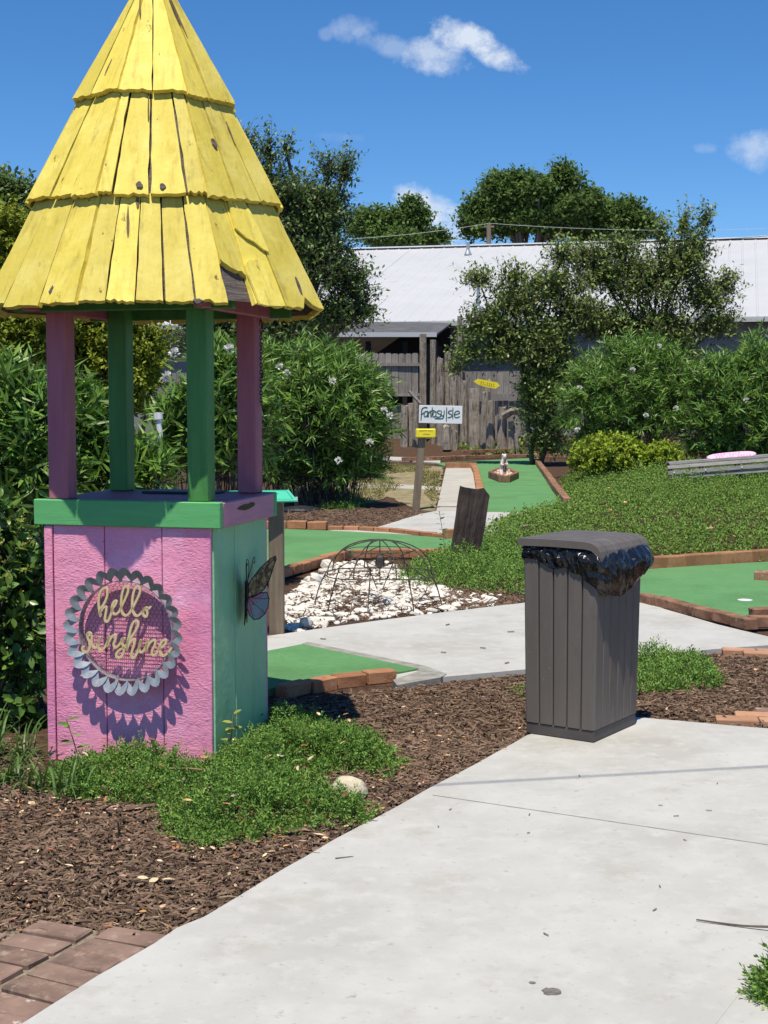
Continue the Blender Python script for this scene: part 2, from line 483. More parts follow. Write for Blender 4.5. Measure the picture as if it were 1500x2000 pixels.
def spline(pts, k=6):
    pts = [Vector(p) for p in pts]
    out = []
    n = len(pts)
    for i in range(n - 1):
        p0, p1, p2, p3 = pts[max(i - 1, 0)], pts[i], pts[i + 1], pts[min(i + 2, n - 1)]
        for j in range(k):
            t = j / k
            out.append(0.5 * ((2 * p1) + (p2 - p0) * t + (2 * p0 - 5 * p1 + 4 * p2 - p3) * t * t + (3 * p1 - p0 - 3 * p2 + p3) * t ** 3))
    out.append(pts[-1])
    return out


def ribbon(mb, pts, w, z0, z1, k=6, mtx=None):
    """a flat pen stroke of width w along 2-D points, from depth z0 to z1"""
    pl = spline([(p[0], p[1], 0) for p in pts], k) if len(pts) > 2 else [Vector((*p, 0)) for p in pts]
    n = len(pl)
    L, R = [], []
    for i, p in enumerate(pl):
        t = pl[min(i + 1, n - 1)] - pl[max(i - 1, 0)]
        if t.length < 1e-9:
            t = Vector((1, 0, 0))
        t.normalize()
        nn = Vector((-t.y, t.x, 0))
        ww = w / 2
        e = t * (w * 0.3) * (-1 if i == 0 else 1 if i == n - 1 else 0)
        if i in (0, n - 1):
            ww *= 0.6
        L.append(p + nn * ww + e)
        R.append(p - nn * ww + e)
    vs = [(q.x, q.y, z) for z in (z0, z1) for q in L + R]
    fs = []
    for i in range(n - 1):
        a, b, c, d = i, i + 1, n + i + 1, n + i
        o = 2 * n
        fs += [(o + a, o + d, o + c, o + b), (a, b, c, d), (a, o + a, o + b, b), (d, c, o + c, o + d)]
    o = 2 * n
    fs += [(0, n, o + n, o), (n - 1, o + n - 1, o + 2 * n - 1, 2 * n - 1)]
    mb.add(vs, fs, mtx)


def unit(a):
    return a / np.maximum(np.linalg.norm(a, axis=-1, keepdims=True), 1e-9)


LEAF4 = (np.array([(0, 0, 0), (0.5, 0.45, 0.10), (0, 1, -0.05), (-0.5, 0.45, 0.10), (0, 0.5, 0.0)]), np.array([(0, 1, 4), (1, 2, 4), (0, 4, 3), (4, 2, 3)]))
LEAF2 = (np.array([(0, 0, 0), (0.5, 0.5, 0.08), (0, 1, 0.0), (-0.5, 0.5, 0.08)]), np.array([(0, 1, 2), (0, 2, 3)]))
LEAF6 = (np.array([(0, 0, 0), (0.36, 0.22, 0.06), (0.5, 0.5, 0.08), (0.3, 0.8, 0.03), (0, 1, -0.08), (-0.3, 0.8, 0.03), (-0.5, 0.5, 0.08), (-0.36, 0.22, 0.06), (0, 0.5, 0.0)]),
         np.array([(0, 1, 8), (1, 2, 8), (2, 3, 8), (3, 4, 8), (4, 5, 8), (5, 6, 8), (6, 7, 8), (7, 0, 8)]))


def tri_mesh(name, v, t, smooth=False):
    me = bpy.data.meshes.new(name)
    nv, nt = len(v), len(t)
    me.vertices.add(nv)
    me.vertices.foreach_set('co', np.ascontiguousarray(v, dtype=np.float32).ravel())
    me.loops.add(nt * 3)
    me.loops.foreach_set('vertex_index', np.ascontiguousarray(t, dtype=np.int32).ravel())
    me.polygons.add(nt)
    me.polygons.foreach_set('loop_start', np.arange(0, nt * 3, 3, dtype=np.int32))
    if smooth:
        me.polygons.foreach_set('use_smooth', np.ones(nt, dtype=bool))
    me.update(calc_edges=True)
    return me


def leaves(name, pos, d, nrm, length, width, tpl=LEAF2):
    n = len(pos)
    y = unit(d)
    x = unit(np.cross(y, nrm))
    z = np.cross(x, y)
    length = np.broadcast_to(length, n)
    width = np.broadcast_to(width, n)
    tv, tf = tpl
    k = len(tv)
    v = (pos[:, None, :] + tv[None, :, 0, None] * (x * width[:, None])[:, None, :] + tv[None, :, 1, None] * (y * length[:, None])[:, None, :]
         + tv[None, :, 2, None] * (z * width[:, None])[:, None, :])
    t = tf[None] + (np.arange(n) * k)[:, None, None]
    return tri_mesh(name, v.reshape(-1, 3), t.reshape(-1, 3))


def segs(name, p0, p1, r0, r1):
    n = len(p0)
    d = unit(p1 - p0)
    a = unit(np.cross(d, np.array([0.31, 0.17, 0.93])))
    b = np.cross(d, a)
    v = np.zeros((n, 6, 3))
    r0 = np.broadcast_to(r0, n)[:, None]
    r1 = np.broadcast_to(r1, n)[:, None]
    for k in range(3):
        w = 2 * math.pi * k / 3
        o = a * math.cos(w) + b * math.sin(w)
        v[:, k] = p0 + o * r0
        v[:, 3 + k] = p1 + o * r1
    tf = np.array([(0, 1, 4), (0, 4, 3), (1, 2, 5), (1, 5, 4), (2, 0, 3), (2, 3, 5)])
    t = tf[None] + (np.arange(n) * 6)[:, None, None]
    return tri_mesh(name, v.reshape(-1, 3), t.reshape(-1, 3))


def blob(px, py, rx, ry, Y, dy=None):
    c = P(px, py, Y)
    k = Y / F
    return (np.array(c), np.array((rx * k, (dy if dy else (rx + ry) * 0.5 * k), ry * k)))


def crown_twigs(blobs, n, length, up=0.35, power=0.45, rand=0.7, rs=None):
    w = np.array([np.prod(b[1]) ** 0.72 for b in blobs])
    idx = rng.choice(len(blobs), n, p=w / w.sum())
    c = np.array([b[0] for b in blobs])[idx]
    r = np.array([b[1] for b in blobs])[idx]
    o = unit(rng.normal(size=(n, 3)))
    o[:, 2] = np.where(o[:, 2] < -0.55, -o[:, 2] * 0.6, o[:, 2])
    p = c + o * r * (rng.random(n) ** power)[:, None]
    d = unit(o + np.array((0, 0, up)) + rng.normal(size=(n, 3)) * rand)
    L = length * rng.uniform(0.6, 1.35, n)
    return p - d * (L * 0.5)[:, None], d, L, idx


def twig_leaves(p, d, L, per, spread=0.9, t0=0.1):
    n = len(p)
    t = np.tile(np.linspace(t0, 1.0, per), n) + rng.normal(size=n * per) * 0.05
    pp = np.repeat(p, per, 0) + np.repeat(d, per, 0) * (np.repeat(L, per) * t)[:, None]
    dd = np.repeat(d, per, 0)
    side = unit(np.cross(dd, rng.normal(size=dd.shape)))
    ld = unit(dd * 0.55 + side * spread)
    nrm = unit(rng.normal(size=dd.shape) * 0.55 + np.array((0, -0.25, 1.3)))
    return pp, ld, nrm


def make_tree(name, label, cat, base, blobs, twigs, tlen, per, llen, lw, lmat, trunk_r=0.12, tpl=LEAF2, group=None, up=0.35, power=0.45, limbs=99, trunk_split=0.4, rand=0.7, stems=1, twig_r=0.006):
    t = empty(name, base)
    tag(t, label, cat, group)
    b0 = np.array(base)
    loc = [(c - b0, r) for c, r in blobs]
    p, d, L, idx = crown_twigs(loc, twigs, tlen, up, power, rand)
    pp, ld, nr = twig_leaves(p, d, L, per)
    n = len(pp)
    me = leaves('crown', pp, ld, nr, llen * rng.uniform(0.65, 1.3, n), lw * rng.uniform(0.7, 1.25, n), tpl)
    put('crown', me, lmat, t)
    if twig_r:
        put('twigs', segs('twigs', p, p + d * L[:, None], twig_r, twig_r * 0.3), bark, t)
    top = max(c[2] for c, r in loc)
    cen = sum(c for c, r in loc) / len(loc)
    mb = MB()
    for s_ in range(stems):
        off = Vector((random.uniform(-1, 1), random.uniform(-1, 1), 0)) * trunk_r * 1.5 * (stems > 1)
        fork = Vector((cen[0] * 0.4, cen[1] * 0.4, top * trunk_split)) + off * 4
        mb.tube(spline([off + Vector((0, 0, -0.1)), off + fork * 0.5 + Vector((random.uniform(-.1, .1), random.uniform(-.1, .1), 0)), fork, Vector((cen[0], cen[1], top * 0.8)) + off * 6], 4),
                [trunk_r * (1.25 - 0.085 * i) * (0.6 if stems > 1 else 1) for i in range(13)], 7)
    for c, r in loc[:limbs]:
        f = Vector((cen[0] * 0.3, cen[1] * 0.3, min(top * trunk_split, c[2] * 0.6)))
        c_ = Vector(c)
        pts = spline([f, f.lerp(c_, 0.5) + Vector((random.uniform(-.15, .15), random.uniform(-.15, .15), 0.1)) * (c_ - f).length * 0.5, c_, c_ + (c_ - f).normalized() * float(r[2]) * 0.6], 3)
        mb.tube(pts, [max(trunk_r * 0.42 * (1 - i / (len(pts) + 1)), 0.006) for i in range(len(pts))], 5)
    mb.build('trunk', bark, t, smooth=True)
    return t


def lumpy(blobs, k=5, size=0.42):
    """break smooth crown lobes into many leafy clumps"""
    out = []
    for c, r in blobs:
        out.append((c, r * 0.72))
        for _ in range(k):
            o = unit(rng.normal(size=3))
            o[2] = abs(o[2]) * 1.0 - 0.25
            f = rng.uniform(0.75, 1.0)
            out.append((c + o * r * f, r * size * rng.uniform(0.55, 1.1)))
    return out


def make_oleander(label, base, blobs, shoots, llen, lw, group, flowers=(), per=15, lmat=None, name='oleander_bush', cat='bush', up=0.8, slen=0.32, tpl=LEAF4, spread=0.8):
    t = empty(name, base)
    tag(t, label, cat, group)
    b0 = np.array(base)
    loc = [(c - b0, r) for c, r in blobs]
    p, d, L, idx = crown_twigs(loc, shoots, slen * llen / 0.14, up, 0.33, 0.5)
    pp, ld, nr = twig_leaves(p, d, L, per, spread, 0.35)
    nr = unit(np.repeat(d, per, 0) * 1.0 + rng.normal(size=pp.shape) * 0.4)
    n = len(pp)
    put('foliage', leaves('foliage', pp, ld, nr, llen * rng.uniform(0.6, 1.25, n), lw * rng.uniform(0.75, 1.25, n), tpl), lmat or leaf_oleander, t)
    lowc = np.array([(c[0], c[1], 0.0) for c, r in loc])[idx]
    put('stems', segs('stems', np.concatenate([p, lowc * 0.6 + rng.normal(size=p.shape) * np.array((.12, .12, 0))])[:len(p) + len(p) // 6],
                      np.concatenate([p + d * L[:, None], p])[:len(p) + len(p) // 6], 0.006, 0.003), bark, t)
    for fp in flowers:
        q = np.array(fp) - b0
        m = 26
        a = unit(rng.normal(size=(m, 3)) + np.array((0, -0.8, 0.6)))
        put('flower', leaves('flower', q + a * llen * 0.13, a, rng.normal(size=(m, 3)), llen * 0.23, llen * 0.21, LEAF4), petal, t)
    return t


def in_poly(pts, poly):
    poly = np.asarray(poly)
    x, y = pts[:, 0], pts[:, 1]
    r = np.zeros(len(pts), bool)
    j = len(poly) - 1
    for i in range(len(poly)):
        xi, yi, xj, yj = poly[i][0], poly[i][1], poly[j][0], poly[j][1]
        c = ((yi > y) != (yj > y)) & (x < (xj - xi) * (y - yi) / (yj - yi + 1e-12) + xi)
        r ^= c
        j = i
    return r


def sample_poly(poly, n):
    poly = np.asarray([(p[0], p[1]) for p in poly])
    lo, hi = poly.min(0), poly.max(0)
    out = np.zeros((0, 2))
    while len(out) < n:
        q = rng.uniform(lo, hi, (max(n * 3, 500), 2))
        out = np.concatenate([out, q[in_poly(q, poly)]])
    return out[:n]


def edge_dist(pts, poly):
    poly = np.asarray([(p[0], p[1]) for p in poly])
    best = np.full(len(pts), 1e9)
    for i in range(len(poly)):
        a, b = poly[i - 1], poly[i]
        ab = b - a
        t = np.clip(((pts - a) @ ab) / (ab @ ab + 1e-12), 0, 1)
        best = np.minimum(best, np.linalg.norm(pts - (a + t[:, None] * ab), axis=1))
    return best


def gpoly(pxs, z=0.0):
    return [G(x, y, z) for x, y in pxs]


def sub_poly(poly, step, amp, seed=0):
    """refine a ground outline and roughen it"""
    out = []
    n = len(poly)
    for i in range(n):
        a, b = Vector(poly[i][:2]), Vector(poly[(i + 1) % n][:2])
        k = max(1, min(60, int((b - a).length / step)))
        for j in range(k):
            p = a.lerp(b, j / k)
            q = mnoise.noise_vector(Vector((p.x * 3 + seed, p.y * 3, seed))) * amp
            out.append((p.x + q.x, p.y + q.y))
    return out


GZ = -0.03          # top of the planting beds; paving is at 0


def mound(x, y):
    x, y = np.asarray(x, float), np.asarray(y, float)
    a = np.clip((y - 13.3) / 4.5, 0, 1) * np.clip((31 - y) / 5, 0, 1)
    b = np.clip((x - np.interp(y, [13, 16.8, 17.6, 20.5, 24, 35], [0.9, 1.0, 2.2, 2.75, 3.1, 4.0])) / 1.6, 0, 1)
    s = lambda t: t * t * (3 - 2 * t)
    h1 = 0.26 * s(a) * s(b)
    # low mulch bank in front of the far fence
    h2 = 0.42 * s(np.clip((y - 39.3) / 3.0, 0, 1))
    return h1 + h2


# ------------------------------------------------------------------ ground
xs = np.concatenate([[-300, -80, -30], np.arange(-14, 16.1, 0.5), [30, 80, 300]])
ys = np.concatenate([[-60, -10, 0], np.arange(2, 52.1, 0.5), [70, 120, 300, 800]])
gx, gy = np.meshgrid(xs, ys)
gz = mound(gx, gy) + GZ
gv = np.stack([gx, gy, gz], -1).reshape(-1, 3)
nx, ny = len(xs), len(ys)
gt = []
for j in range(ny - 1):
    for i in range(nx - 1):
        a = j * nx + i
        gt += [(a, a + 1, a + nx + 1), (a, a + nx + 1, a + nx)]
struct(put('ground', tri_mesh('ground', gv, np.array(gt), True), soil), 'dark brown mulch covered ground')


def slab(name, pxs, z1, z0, m, label, rough=0.0, step=0.15, bevel=0.0, seed=0):
    poly = [(p.x, p.y) for p in gpoly(pxs)]
    if rough:
        poly = sub_poly(poly, step, rough, seed)
    o = MB().prism(poly, z0, z1).build(name, m, bevel=bevel)
    return struct(o, label)


walk_px = [(-260, 2230), (40, 2000), (190, 1905), (300, 1842), (345, 1812), (400, 1790), (470, 1748), (560, 1693), (650, 1642), (740, 1595), (835, 1540), (930, 1492), (1030, 1436), (1110, 1410), (1170, 1396), (1246, 1401),
           (1330, 1408), (1420, 1416), (1540, 1426), (1800, 1470), (1800, 1760), (1610, 1800), (1530, 1850), (1480, 1890), (1437, 1950), (1385, 2020), (1200, 2300)]
slab('front_walk', walk_px, 0.0, -0.14, concrete, 'pale concrete walk', 0.008, 0.12)
# the strip of paving beyond the joint, bottom right
slab('walk_edging', [(1376, 2018), (1429, 1947), (1472, 1888), (1526, 1846), (1608, 1797), (1800, 1756), (1800, 2300), (1194, 2300)], -0.0012, -0.14, concrete, 'pale concrete strip beside the walk')
# control joint
ja, jb = G(845, 1553), G(1620, 1668)
dv = (jb - ja).normalized()
nvv = Vector((-dv.y, dv.x, 0))
jm = M('dark_joint', (0.25, 0.24, 0.22), (0.33, 0.32, 0.30), 0.9, 30)
jo = MB()
jn = 40
for i in range(jn):
    a = ja.lerp(jb, i / jn)
    b = ja.lerp(jb, (i + 1) / jn)
    w = 0.0028 + 0.001 * math.sin(i * 1.7)
    jo.add([a + nvv * w + Vector((0, 0, .0012)), a - nvv * w + Vector((0, 0, .0012)), b - nvv * w + Vector((0, 0, .0012)), b + nvv * w + Vector((0, 0, .0012))], [(0, 1, 2, 3)])
struct(jo.build('walk_joint', jm), 'straight joint across the concrete walk')

slab('middle_walk', [(440, 1250), (530, 1241), (700, 1217), (830, 1200), (1025, 1177), (1150, 1165), (1243, 1168), (1300, 1190), (1400, 1219), (1500, 1243), (1700, 1290), (1700, 1262), (1500, 1260), (1392, 1268), (1245, 1283), (1030, 1307), (865, 1322), (772, 1336), (775, 1312), (700, 1300), (590, 1275), (440, 1300)],
     0.0, -0.14, concrete, 'pale concrete path in front of the shells', 0.006, 0.12, seed=3)
slab('turf_green', [(430, 1292), (590, 1261), (706, 1285), (818, 1309), (775, 1317), (560, 1342), (430, 1368)], 0.010, -0.05, turf, 'green turf beside the kiosk')
slab('path_edge', [(704, 1284), (590, 1259), (600, 1255), (740, 1284), (830, 1302), (872, 1318), (860, 1325), (776, 1340), (768, 1330), (820, 1311)], 0.006, -0.12, slabedge, 'weathered concrete edge', 0.006, 0.06, seed=9)
slab('turf_green', [(430, 1036), (560, 1034), (640, 1037), (760, 1043), (885, 1053), (980, 1062), (930, 1080), (780, 1082), (690, 1082), (640, 1093), (556, 1118), (430, 1152)], 0.006, -0.05, turf, 'green turf behind the shells')
slab('turf_green', [(1180, 1116), (1262, 1113), (1380, 1105), (1500, 1098), (1760, 1085), (1760, 1290), (1510, 1200), (1466, 1208), (1390, 1190), (1310, 1172), (1244, 1160), (1150, 1145)], 0.006, -0.05, turf, 'green turf at the right with the hole')
slab('turf_green', [(850, 905), (930, 900), (1050, 894), (1062, 910), (1082, 945), (1104, 985), (1080, 1000), (945, 1000), (942, 960), (934, 918), (922, 911), (870, 911)], 0.004, -0.05, turf, 'far green turf with the statue')
slab('far_walk', [(560, 1040), (640, 1036), (735, 1030), (820, 1004), (850, 998), (1010, 998), (1100, 998), (1100, 1020), (1000, 1040), (900, 1050), (760, 1042)], 0.0, -0.1, concrete, 'pale concrete slab before the far green', 0.02, 0.3, seed=5)
slab('path', [(852, 998), (870, 918), (872, 912), (926, 913), (934, 940), (943, 998)], 0.002, -0.1, concrete_far, 'old concrete path beside the far green')
slab('path', [(560, 946), (700, 943), (770, 945), (862, 951), (860, 957), (760, 953), (560, 954)], 0.0, -0.1, concrete_far, 'thin pale path across the dry grass')
slab('path', [(600, 893), (700, 890), (800, 893), (860, 899), (860, 904), (780, 899), (600, 898)], 0.0, -0.1, concrete_far, 'far concrete kerb')
slab('grass_patch', [(560, 905), (740, 904), (866, 911), (850, 996), (815, 994), (760, 968), (700, 985), (560, 985)], -0.012, -0.1, sandgrass, 'dry sandy grass patch', 0.08, 0.4, seed=2)
slab('sand_bed', [(-220, 2240), (30, 2003), (200, 1903), (335, 1820), (200, 1808), (60, 1806), (-220, 1830)], -0.014, -0.1, sandjoint, 'sandy joints under the brick pavers')

# shade-throwing cable that runs over the walk (its shadow crosses the concrete)
ca, cb = G(200, 1570), G(1900, 1474)
hgt = 4.6
shift = Vector((S.x, S.y, 0)) / S.z * hgt
tag(MB().tube([ca + shift + Vector((0, 0, hgt)) + (ca - cb) * 1.2, cb + shift + Vector((0, 0, hgt)) + (cb - ca) * 1.2], 0.008, 6).build('overhead_cable', darksteel),
    'dark overhead cable whose shadow crosses the front walk', 'cable')

# ------------------------------------------------------------------ wooden kiosk
TR = -0.2566
tower = empty('wooden_kiosk', (-0.985, 6.2291, GZ), TR)
tag(tower, 'pink and green wooden kiosk with a yellow cone roof beside the walk', 'kiosk')
Z0 = -GZ            # local height of z = 0
TW, TD, ZT, HB, WW, WD = 0.84, 0.7163, 1.0907 + Z0, 0.1084, 0.7576, 0.6828
zw = ZT - HB


def tp(name, mb, m, bevel=0.003, parent=None, **k):
    return mb.build(name, m, parent or tower, bevel, **k)


# inner core
tp('wall_core', MB().box((0, 0, (zw - 0.02) / 2), (WW - 0.05, WD - 0.05, zw - 0.02)), soffit, 0)


def wall(n0, n1, axis, sgn, m, cuts):
    """vertical boards between the cut positions on one side"""
    for i in range(len(cuts) - 1):
        a, b = cuts[i] + 0.002, cuts[i + 1] - 0.002
        th = 0.018
        t0 = 0.0 if i % 2 else 0.0015
        if axis == 'x':
            mb = MB().box(((a + b) / 2, sgn * (WD / 2 - th / 2 - t0), zw / 2), (b - a, th, zw))
        else:
            mb = MB().box((sgn * (WW / 2 - th / 2 - t0), (a + b) / 2, zw / 2), (th, b - a, zw))
        tp('wall_board', mb, m, 0.003)


hw, hd = WW / 2, WD / 2
wall(0, 0, 'x', -1, pink, [-hw + 0.0, -hw + 0.038, -0.105, 0.155, hw - 0.006])
wall(0, 0, 'x', 1, pink, [-hw, -0.15, 0.12, hw])
wall(0, 0, 'y', 1, teal, [-hd + 0.019, -0.08, 0.14, hd - 0.019])
wall(0, 0, 'y', -1, teal, [-hd + 0.019, -0.10, 0.12, hd - 0.019])
# corner strip at the left front
tp('corner_strip', MB().box((-hw + 0.020, -hd - 0.005, zw / 2 - 0.002), (0.036, 0.009, zw - 0.006)), pink, 0.002)

# rails round the counter
tp('counter_rail', MB().box((0, -TD / 2 + 0.02, ZT - HB / 2), (TW, 0.04, HB)), green_trim, 0.004)
tp('counter_rail', MB().box((0, TD / 2 - 0.02, ZT - HB / 2), (TW, 0.04, HB)), green_trim, 0.004)
for sx in (-1, 1):
    tp('counter_rail', MB().box((sx * (TW / 2 - 0.02), 0, ZT - HB / 2 - 0.002), (0.038, TD - 0.084, HB - 0.004)), pink_trim, 0.004)
for k in range(4):
    w = (TD - 0.09) / 4
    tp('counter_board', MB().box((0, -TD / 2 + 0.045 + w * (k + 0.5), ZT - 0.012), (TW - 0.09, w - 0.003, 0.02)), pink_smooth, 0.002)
# rot slot in the right-hand rail
rot_rail = MB()
pts = [(-0.19, 0.004), (-0.15, 0.013), (-0.10, 0.018), (-0.05, 0.016), (0.0, 0.021), (0.03, 0.012), (0.01, 0.002), (-0.04, -0.004), (-0.10, -0.008), (-0.14, -0.003)]
rot_rail.prism([(p[0], p[1]) for p in pts], 0, 0.002)
o = rot_rail.build('rotten_slot', black, tower)
o.matrix_local = Matrix.Translation((TW / 2 + 0.0012 - 0.0005, 0.03, ZT - 0.045)) @ Matrix(((0, 0, 1, 0), (1, 0, 0, 0), (0, 1, 0, 0), (0, 0, 0, 1)))

# posts
PW = 0.089
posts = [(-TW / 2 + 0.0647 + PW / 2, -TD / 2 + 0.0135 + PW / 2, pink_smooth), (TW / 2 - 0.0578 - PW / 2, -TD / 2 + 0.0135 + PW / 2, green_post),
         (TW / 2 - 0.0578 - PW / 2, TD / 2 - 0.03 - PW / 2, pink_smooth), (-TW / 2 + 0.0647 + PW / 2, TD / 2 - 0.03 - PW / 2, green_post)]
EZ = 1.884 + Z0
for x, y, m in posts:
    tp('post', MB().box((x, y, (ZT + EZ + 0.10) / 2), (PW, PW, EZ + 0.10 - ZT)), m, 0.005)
# plates under the roof
px0, px1 = posts[0][0], posts[1][0]
py0, py1 = posts[0][1], posts[2][1]
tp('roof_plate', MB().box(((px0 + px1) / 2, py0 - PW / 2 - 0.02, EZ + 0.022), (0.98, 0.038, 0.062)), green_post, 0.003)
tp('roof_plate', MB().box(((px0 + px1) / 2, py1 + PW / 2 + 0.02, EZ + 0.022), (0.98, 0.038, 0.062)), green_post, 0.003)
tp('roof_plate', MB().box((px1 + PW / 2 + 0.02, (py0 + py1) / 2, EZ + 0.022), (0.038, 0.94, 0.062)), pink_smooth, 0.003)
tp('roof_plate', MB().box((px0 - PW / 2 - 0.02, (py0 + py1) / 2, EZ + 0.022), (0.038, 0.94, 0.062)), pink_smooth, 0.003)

# roof: three tiers of planks on an eight-sided cone
RC = 1.0 / math.cos(math.pi / 8)
TIERS = [(0.697, 1.887, 0.468, 2.365), (0.526, 2.322, 0.282, 2.805), (0.334, 2.762, 0.030, 3.318)]
FRONT = -math.pi / 2 - math.pi / 8      # middle direction of face 0 (faces are counted anticlockwise)


def jag(w, n, amp):
    return [(-w / 2 + w * i / n, random.uniform(-amp, amp)) for i in range(n + 1)]


under = MB()
for ti, (r0, z0, r1, z1) in enumerate(TIERS):
    vs, fs = [], []
    for k in range(8):
        a = FRONT - math.pi / 8 + k * math.pi / 4
        for (r, z) in ((r0 - 0.028, z0 + 0.010), (r1 - 0.024, z1 - 0.0)):
            vs.append((r * RC * math.cos(a), r * RC * math.sin(a), z + Z0))
    for k in range(8):
        a, b = 2 * k, 2 * ((k + 1) % 8)
        fs.append((a, b, b + 1, a + 1))
    if ti == 2:
        fs.append(tuple(2 * k + 1 for k in range(8)))
    under.add(vs, fs)
under.build('roof_sheathing', rotwood, tower)
# soffit ring and rafters
sof = MB()
for k in range(8):
    a = FRONT - math.pi / 8 + k * math.pi / 4
    sof.tube([(0.60 * RC * math.cos(a), 0.60 * RC * math.sin(a), EZ + 0.035), (0.10 * math.cos(a), 0.10 * math.sin(a), EZ + 1.2)], 0.022, 4)
sof.build('rafters', soffit, tower)

SEAMS = {(0, 1): [0.0, 0.185, 0.375, 0.57, 0.78, 1.0], (0, 2): [0, 0.26, 0.58, 1.0], (0, 0): [0, 0.24, 0.62, 1.0],
         (1, 1): [0.0, 0.13, 0.47, 0.80, 1.0], (1, 2): [0, 0.36, 0.70, 1.0], (1, 0): [0, 0.36, 0.66, 1.0],
         (2, 1): [0.0, 0.49, 1.0], (2, 2): [0.0, 0.46, 1.0], (2, 0): [0, 0.42, 1.0]}
for ti, (r0, z0, r1, z1) in enumerate(TIERS):
    for k in range(8):
        face = k
        a = FRONT + k * math.pi / 4
        rad = Vector((math.cos(a), math.sin(a), 0))
        tan = Vector((-math.sin(a), math.cos(a), 0))
        pb = rad * r0 + Vector((0, 0, z0 + Z0))
        pt = rad * r1 + Vector((0, 0, z1 + Z0))
        upv = (pt - pb)
        L = upv.length
        upv.normalize()
        nor = tan.cross(upv).normalized()
        h0, h1 = r0 * math.tan(math.pi / 8), r1 * math.tan(math.pi / 8)
        cuts = SEAMS.get((ti, k))
        if cuts is None:
            n = (5, 4, 2)[ti]
            cuts = [0] + sorted((i + random.uniform(-.18, .18)) / n for i in range(1, n)) + [1]
        for i in range(len(cuts) - 1):
            c0, c1 = cuts[i] * 2 - 1, cuts[i + 1] * 2 - 1
            gap = 0.0018 + random.random() ** 2 * 0.0045
            xb0, xb1 = c0 * h0 + gap, c1 * h0 - gap
            xt0, xt1 = c0 * h1 + gap * 0.6, c1 * h1 - gap * 0.6
            th = 0.022
            lift = random.uniform(0.0, 0.009)
            drop = random.uniform(-0.010, 0.008)
            broken = (ti == 0 and k == 2 and i == 0)
            # outline, bottom edge from left to right then top edge
            low = []
            nseg = 7
            for s_ in range(nseg + 1):
                t = s_ / nseg
                x = xb0 + (xb1 - xb0) * t
                y = drop + random.uniform(-0.004, 0.004) + random.choice((0, 0, 0, 0, 0, 0.007))
                if broken:
                    y = 0.185 - 0.055 * t + random.uniform(-0.012, 0.012)
                    f = y / L
                    x = (xb0 + (xt0 - xb0) * f) * (1 - t) + (xb1 + (xt1 - xb1) * f) * t
                elif ti == 0 and k == 2 and i == 2 and s_ in (4, 5):
                    y += 0.045 if s_ == 4 else 0.02
                elif ti == 0 and k == 1 and i == 4 and s_ in (2, 3):
                    y += 0.018
                low.append((x, y))
            mid = []
            nm = 9
            for s_ in range(1, nm):
                f = s_ / nm
                yy = drop + (L - drop) * f
                if broken and yy < 0.16:
                    continue
                mid.append((f, yy))
            right = [(xb1 + (xt1 - xb1) * f + random.choice((0, 0, 0, -.004)) * random.random() + random.uniform(-.0018, .0012), yy) for f, yy in mid]
            left = [(xb0 + (xt0 - xb0) * f + random.choice((0, 0, 0, .004)) * random.random() + random.uniform(-.0012, .0018), yy) for f, yy in mid][::-1]
            top = [(xt1, L), (xt0, L)]
            outl = low + right + top + left
            cx = (xb0 + xb1) / 2
            outl = [(x - cx, y) for x, y in outl]
            mb = MB().prism(outl, -th, 0.0)
            me = mb.mesh('roof_plank', 0.0)
            bm = bmesh.new()
            bm.from_mesh(me)
            bmesh.ops.triangulate(bm, faces=[f for f in bm.faces if len(f.verts) > 4])
            bm.to_mesh(me)
            bm.free()
            o = put('roof_plank', me, yellow, tower)
            warp = Matrix.Rotation(random.uniform(-0.006, 0.008), 4, 'X') @ Matrix.Rotation(random.uniform(-0.010, 0.010), 4, 'Y')
            mt = Matrix(((tan.x, upv.x, nor.x, 0), (tan.y, upv.y, nor.y, 0), (tan.z, upv.z, nor.z, 0), (0, 0, 0, 1)))
            o.matrix_local = Matrix.Translation(pb + tan * cx + nor * lift) @ mt @ warp
            if broken:
                o['label'] = 'yellow roof plank broken off at the bottom'
# patch board nailed over the right-hand face
a = FRONT + 2 * math.pi / 4
rad = Vector((math.cos(a), math.sin(a), 0))
tan = Vector((-math.sin(a), math.cos(a), 0))
r0, z0, r1, z1 = TIERS[0]
pb = rad * r0 + Vector((0, 0, z0 + Z0))
upv = (rad * r1 + Vector((0, 0, z1 + Z0)) - pb).normalized()
nor = tan.cross(upv).normalized()
mt = Matrix(((tan.x, upv.x, nor.x, 0), (tan.y, upv.y, nor.y, 0), (tan.z, upv.z, nor.z, 0), (0, 0, 0, 1)))
out = [(-0.062, -0.006), (-0.02, -0.012), (0.03, -0.010), (0.060, -0.008), (0.052, 0.10), (0.046, 0.20), (0.02, 0.205), (-0.005, 0.195), (-0.03, 0.20), (-0.058, 0.175), (-0.066, 0.12)]
o = tp('patch_board', MB().prism(out, 0.0, 0.010), yellow, 0)
o.matrix_local = Matrix.Translation(pb - tan * 0.065 + nor * 0.008) @ mt
# torn sliver higher up on that face
out = [(-0.105, 0.34), (-0.06, 0.30), (-0.02, 0.285), (0.02, 0.255), (0.05, 0.245), (0.045, 0.33), (0.03, 0.42), (0.00, 0.50), (-0.085, 0.50)]
o = tp('patch_board', MB().prism(out, 0.0, 0.008), yellow, 0)
o.matrix_local = Matrix.Translation(pb + nor * 0.009) @ mt
